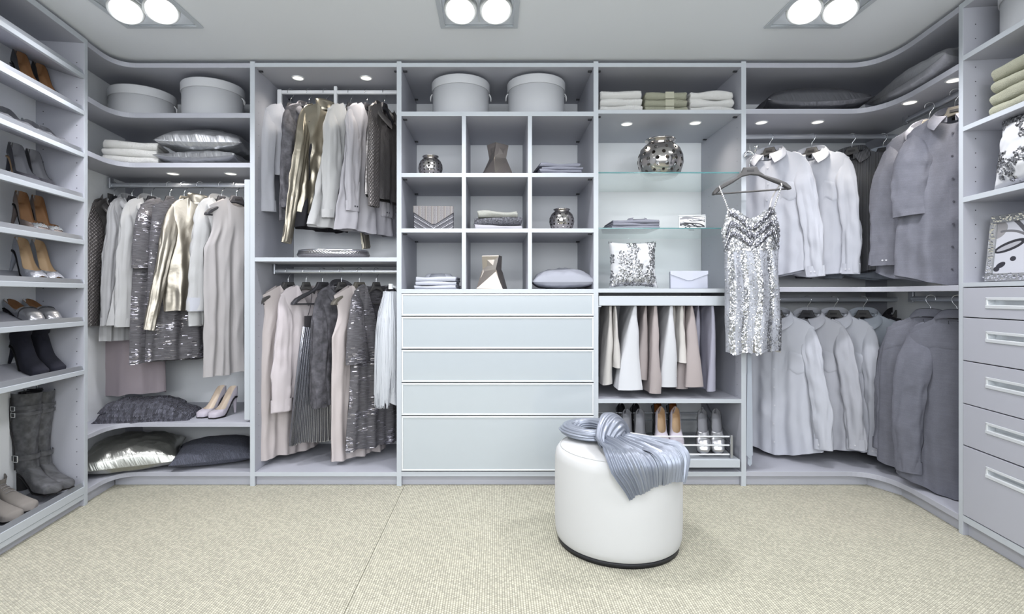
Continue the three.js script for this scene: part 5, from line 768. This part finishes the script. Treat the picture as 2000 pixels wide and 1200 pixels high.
// ───────────── round stool and the scarf on it ─────────────
const ST = { x: .54, z: -2.345, r: .272, h: .425 };
{
  const t = thing('round_stool', 'round white upholstered stool standing on the carpet', 'stool', undefined, [ST.x, 0, ST.z]);
  mesh('seat', lathe([[0, ST.h], [.12, ST.h - .0005], [.2, ST.h - .002], [.235, ST.h - .006], [.255, ST.h - .016], [.267, ST.h - .034], [.2715, ST.h - .06], [.273, .2], [.2725, .09], [.27, .05], [.264, .028], [.255, .02]].reverse(), 96), M.stool, t);
  mesh('seam_piping', [new THREE.TorusGeometry(.2475, .0022, 8, 96).rotateX(PI / 2).translate(0, ST.h - .0115, 0).toNonIndexed()], M.stool, t);
  mesh('base', lathe([[0, .022], [.258, .022], [.26, .016], [.258, .001], [0, .0005]].reverse(), 72), M.dark, t);
}
{
  const t = thing('pleated_scarf', 'silver blue pleated scarf knotted and draped over the white stool', 'scarf', undefined, [ST.x, 0, ST.z]);
  const R = .262, drape = (x, z, up) => { const r = Math.hypot(x, z), c = .035; if (r < R - c) return [x, ST.h + up, z]; const q = r - (R - c), a = min(q / c, PI / 2), over = max(0, q - c * PI / 2), rr = R - c + (c + up) * sin(a) + .012, k = rr / r; return [x * k, ST.h - c + (c + up) * cos(a) - over, z * k]; };
  const tail = (pts, w0, w1, np, sd, lift) => { const c = new THREE.CatmullRomCurve3(pts.map(p => V(p[0], 0, p[1]))); return grid(np * 10, 46, (u, v) => { const p = c.getPointAt(v), T = c.getTangentAt(v), s = u - .5, w = lerp(w0, w1, smooth(0, .75, v)), zig = abs(((u * np) % 1) * 2 - 1); const wob = .006 * noise(u * 4, v * 5, sd); const o = s * w + wob; return drape(p.x - T.z * o, p.z + T.x * o + .010 * v * sin(u * 30) * .2, lift * (1 - .75 * v) + .004 + lerp(.012, .0085, v) * zig + .008 * noise(u * 5, v * 4, sd + 3) + .014 * sin(PI * v) * pow(sin(u * 7 + sd), 2)); }); };
  mesh('front_tail', tail([[-.05, .0], [-.045, .09], [-.01, .19], [.04, .285], [.07, .345]], .11, .21, 13, 1, .03), M.scarf, t);
  mesh('side_tail', tail([[-.03, -.02], [.05, .05], [.12, .13], [.18, .215], [.212, .265]], .09, .19, 12, 5, .022), M.scarf, t);
  mesh('under_tail', tail([[0, -.03], [.09, .03], [.17, .09], [.23, .15], [.268, .19]], .08, .15, 9, 9, .008), M.scarf, t);
  const pl = n => (q, v) => .006 * (abs(((q / (2 * PI) * n) % 1) * 2 - 1) - .5) + .004 * noise(cos(q) * 2, v * 6, sin(q) * 2);
  mesh('loop', sweep([[-.03, .035, -.02], [-.10, .03, -.005], [-.165, .03, -.05], [-.195, .035, -.11], [-.15, .045, -.15], [-.09, .055, -.13], [-.045, .06, -.07], [-.02, .05, -.03]].map(p => V(p[0], ST.h + p[1], p[2])), v => lerp(.036, .044, sin(PI * v)), v => .024, 70, 90, { ref: V(0, 1, 0), warp: pl(14) }), M.scarf, t);
  mesh('knot', sweep([[.055, .01, -.055], [.035, .055, -.05], [-.0, .082, -.02], [-.045, .062, .035], [-.07, .022, .07], [-.066, .006, .088]].map(p => V(p[0], ST.h + p[1], p[2])), v => .03 + .030 * sin(PI * v), v => .012 + .012 * sin(PI * v), 44, 90, { ref: V(.45, .75, .45).normalize(), warp: pl(15) }), M.scarf, t);
}
// ───────────── silver dress on its wall hook ─────────────
{
  const z = 2.90, P = V(X(1463, z), Y(303, z), -z), ry = rad(-8);
  const h = thing('wall_hook', 'chrome wall hook on the upright holding the silver dress', 'hook', undefined, V(U[3], Y(305), FZ + .002));
  mesh('hook_base', cyl(.017, .017, .01, 0, 0, 0, 28).rotateX(PI / 2).translate(.012, .006, .005), M.chrome, h);
  mesh('hook_arm', [sweep([V(.012, .005, .008), V(.014, .0, .04), V(.016, -.006, .085), V(.018, .018, .108)], v => .008 - .002 * v, v => .007, 16, 12), new THREE.ConeGeometry(.008, .05, 14).translate(.02, .035, .03).toNonIndexed(), new THREE.SphereGeometry(.011, 18, 12).translate(.018, .02, .108).toNonIndexed()], M.chrome, h);
  const hg = hanger('wide dark hanger carrying the silver sequin dress in front of the upright', P, ry, M.hanger); hg.rotation.z = .05;
  const t = thing('sequin_party_dress', 'silver sequin party dress with thin straps hanging in front of the upright', 'dress', undefined, P, ry); t.rotation.z = .02;
  const fn = (s, tt, side) => { const a = abs(s), yt = side > 0 ? (a < .74 ? lerp(-.352, -.292, smooth(0, .74, a)) : lerp(-.292, -.40, smooth(.74, 1, a))) : -.372 - .02 * a, w = lerp(.148, .136, smooth(0, .35, tt)) + .010 * smooth(.4, .8, tt) - .004 * smooth(.8, 1, tt), T0 = lerp(.026, .04, smooth(0, .4, tt)); const hem = -1.075 + .015 * noise(s * 3, side, 4) + (side > 0 ? .10 * smooth(.05, .0, abs(s + .06)) : 0); const y = lerp(yt, hem, tt); return [s * w + .004 * noise(tt * 6, s, 3), y, side * T0 * sqrt(max(0, 1 - s * s)) + .010 * smooth(.1, .5, tt) * sin(7 * s + 1.2 * noise(s * 2, tt * 2, 2)) * (1 - a * a * a) + (side > 0 ? .012 * smooth(.25, .0, tt) * pow(sin(PI * min(1, a * 1.25)), 2) : 0) + .004 * noise(s * 6, tt * 9, 8)]; };
  const fg = grid(60, 64, (u, v) => fn(u * 2 - 1, v, 1)); mesh('front', fg, M.sequinBase, t); mesh('back', grid(40, 30, (u, v) => fn(u * 2 - 1, v, -1)), M.lining, t);
  const topE = s => { const q = fn(s, 0, 1); return V(q[0], q[1] - .004, q[2]); };
  for (const [s, hx, hy] of [[-.76, -.16, -.182], [.76, .155, -.178]]) { const a = topE(s), g = mesh('strap', tube([V(a.x * 1.0, a.y - .02, a.z), V(lerp(a.x, hx, .5), lerp(a.y, hy, .5), lerp(a.z, .02, .5)), V(hx, hy, .022), V(hx, hy + .018, .008), V(hx, hy + .006, -.012), V(lerp(a.x, hx, .5) * .9, lerp(a.y, hy, .5), -.02), V(a.x * .8, -.385, -.02)], .0032, 30, 7), M.lining, t); const b = []; for (let i = 0; i < 13; i++) { const k = i / 12; b.push(new THREE.OctahedronGeometry(.0052, 1).scale(1, 1, .6).translate(lerp(a.x, hx, k), lerp(a.y - .01, hy, k), lerp(a.z, .022, k) + .004 + .006 * sin(PI * k) * 0).toNonIndexed()); } mesh('strap_beads', b, M.crystal, g).userData.kind = 'stuff'; }
  // crossed bodice bands
  for (const s of [-1, 1]) { const band = (s0, t0, s1, t1, w, n) => grid(26, 6, (u, v) => { const q = fn(lerp(s0, s1, u), clamp(lerp(t0, t1, u) + (v - .5) * w, .004, .9), 1); return [q[0], q[1], q[2] + .006 + .005 * sin(PI * v) + .002 * sin(u * 40)]; }); mesh('bodice_band', band(s * .93, .10, s * -.08, .135, .045), M.sequinBand, t); mesh('bodice_band', band(s * .78, .03, s * .04, .075, .04), M.sequinBand, t); mesh('bodice_band', band(s * .98, .165, s * .05, .20, .04), M.sequinBand, t); }
  sequinCover(t, fg, 6500, 21, (Q, N, r) => { const st = sin(Q.x * 95 + 1.5 * noise(Q.x * 5, Q.y * 4, 3)); return Q.y > -.52 ? (r() < .75 ? 1.45 : 0) : st > .5 ? 1.35 : r() < .16 ? .6 : 0; }, 1, .5);
  const tie = thing('necktie', 'pale blue necktie hanging beside the upright under the silver dress', 'tie', undefined, V(X(1463.5, 3.03), Y(690, 3.03), -3.03), 0);
  const blade = (w0, w1, L, z0, sl) => { const s = new THREE.Shape([[-w0 / 2, 0], [w0 / 2, 0], [w1 / 2, -L + w1 * sl], [0, -L], [-w1 / 2, -L + w1 * sl]].map(p => new THREE.Vector2(...p))); return new THREE.ExtrudeGeometry(s, { depth: .003, bevelEnabled: true, bevelSize: .001, bevelOffset: -.001, bevelThickness: .001, bevelSegments: 1 }).translate(0, 0, z0).toNonIndexed(); };
  mesh('wide_blade', blade(.022, .038, .60, .004, .55).translate(-.002, 0, 0), M.paleblue, tie); mesh('narrow_blade', blade(.016, .024, .645, 0, .6).translate(.002, 0, 0), M.paleblue, tie);
}

// hand over
renderer.render(scene, camera);
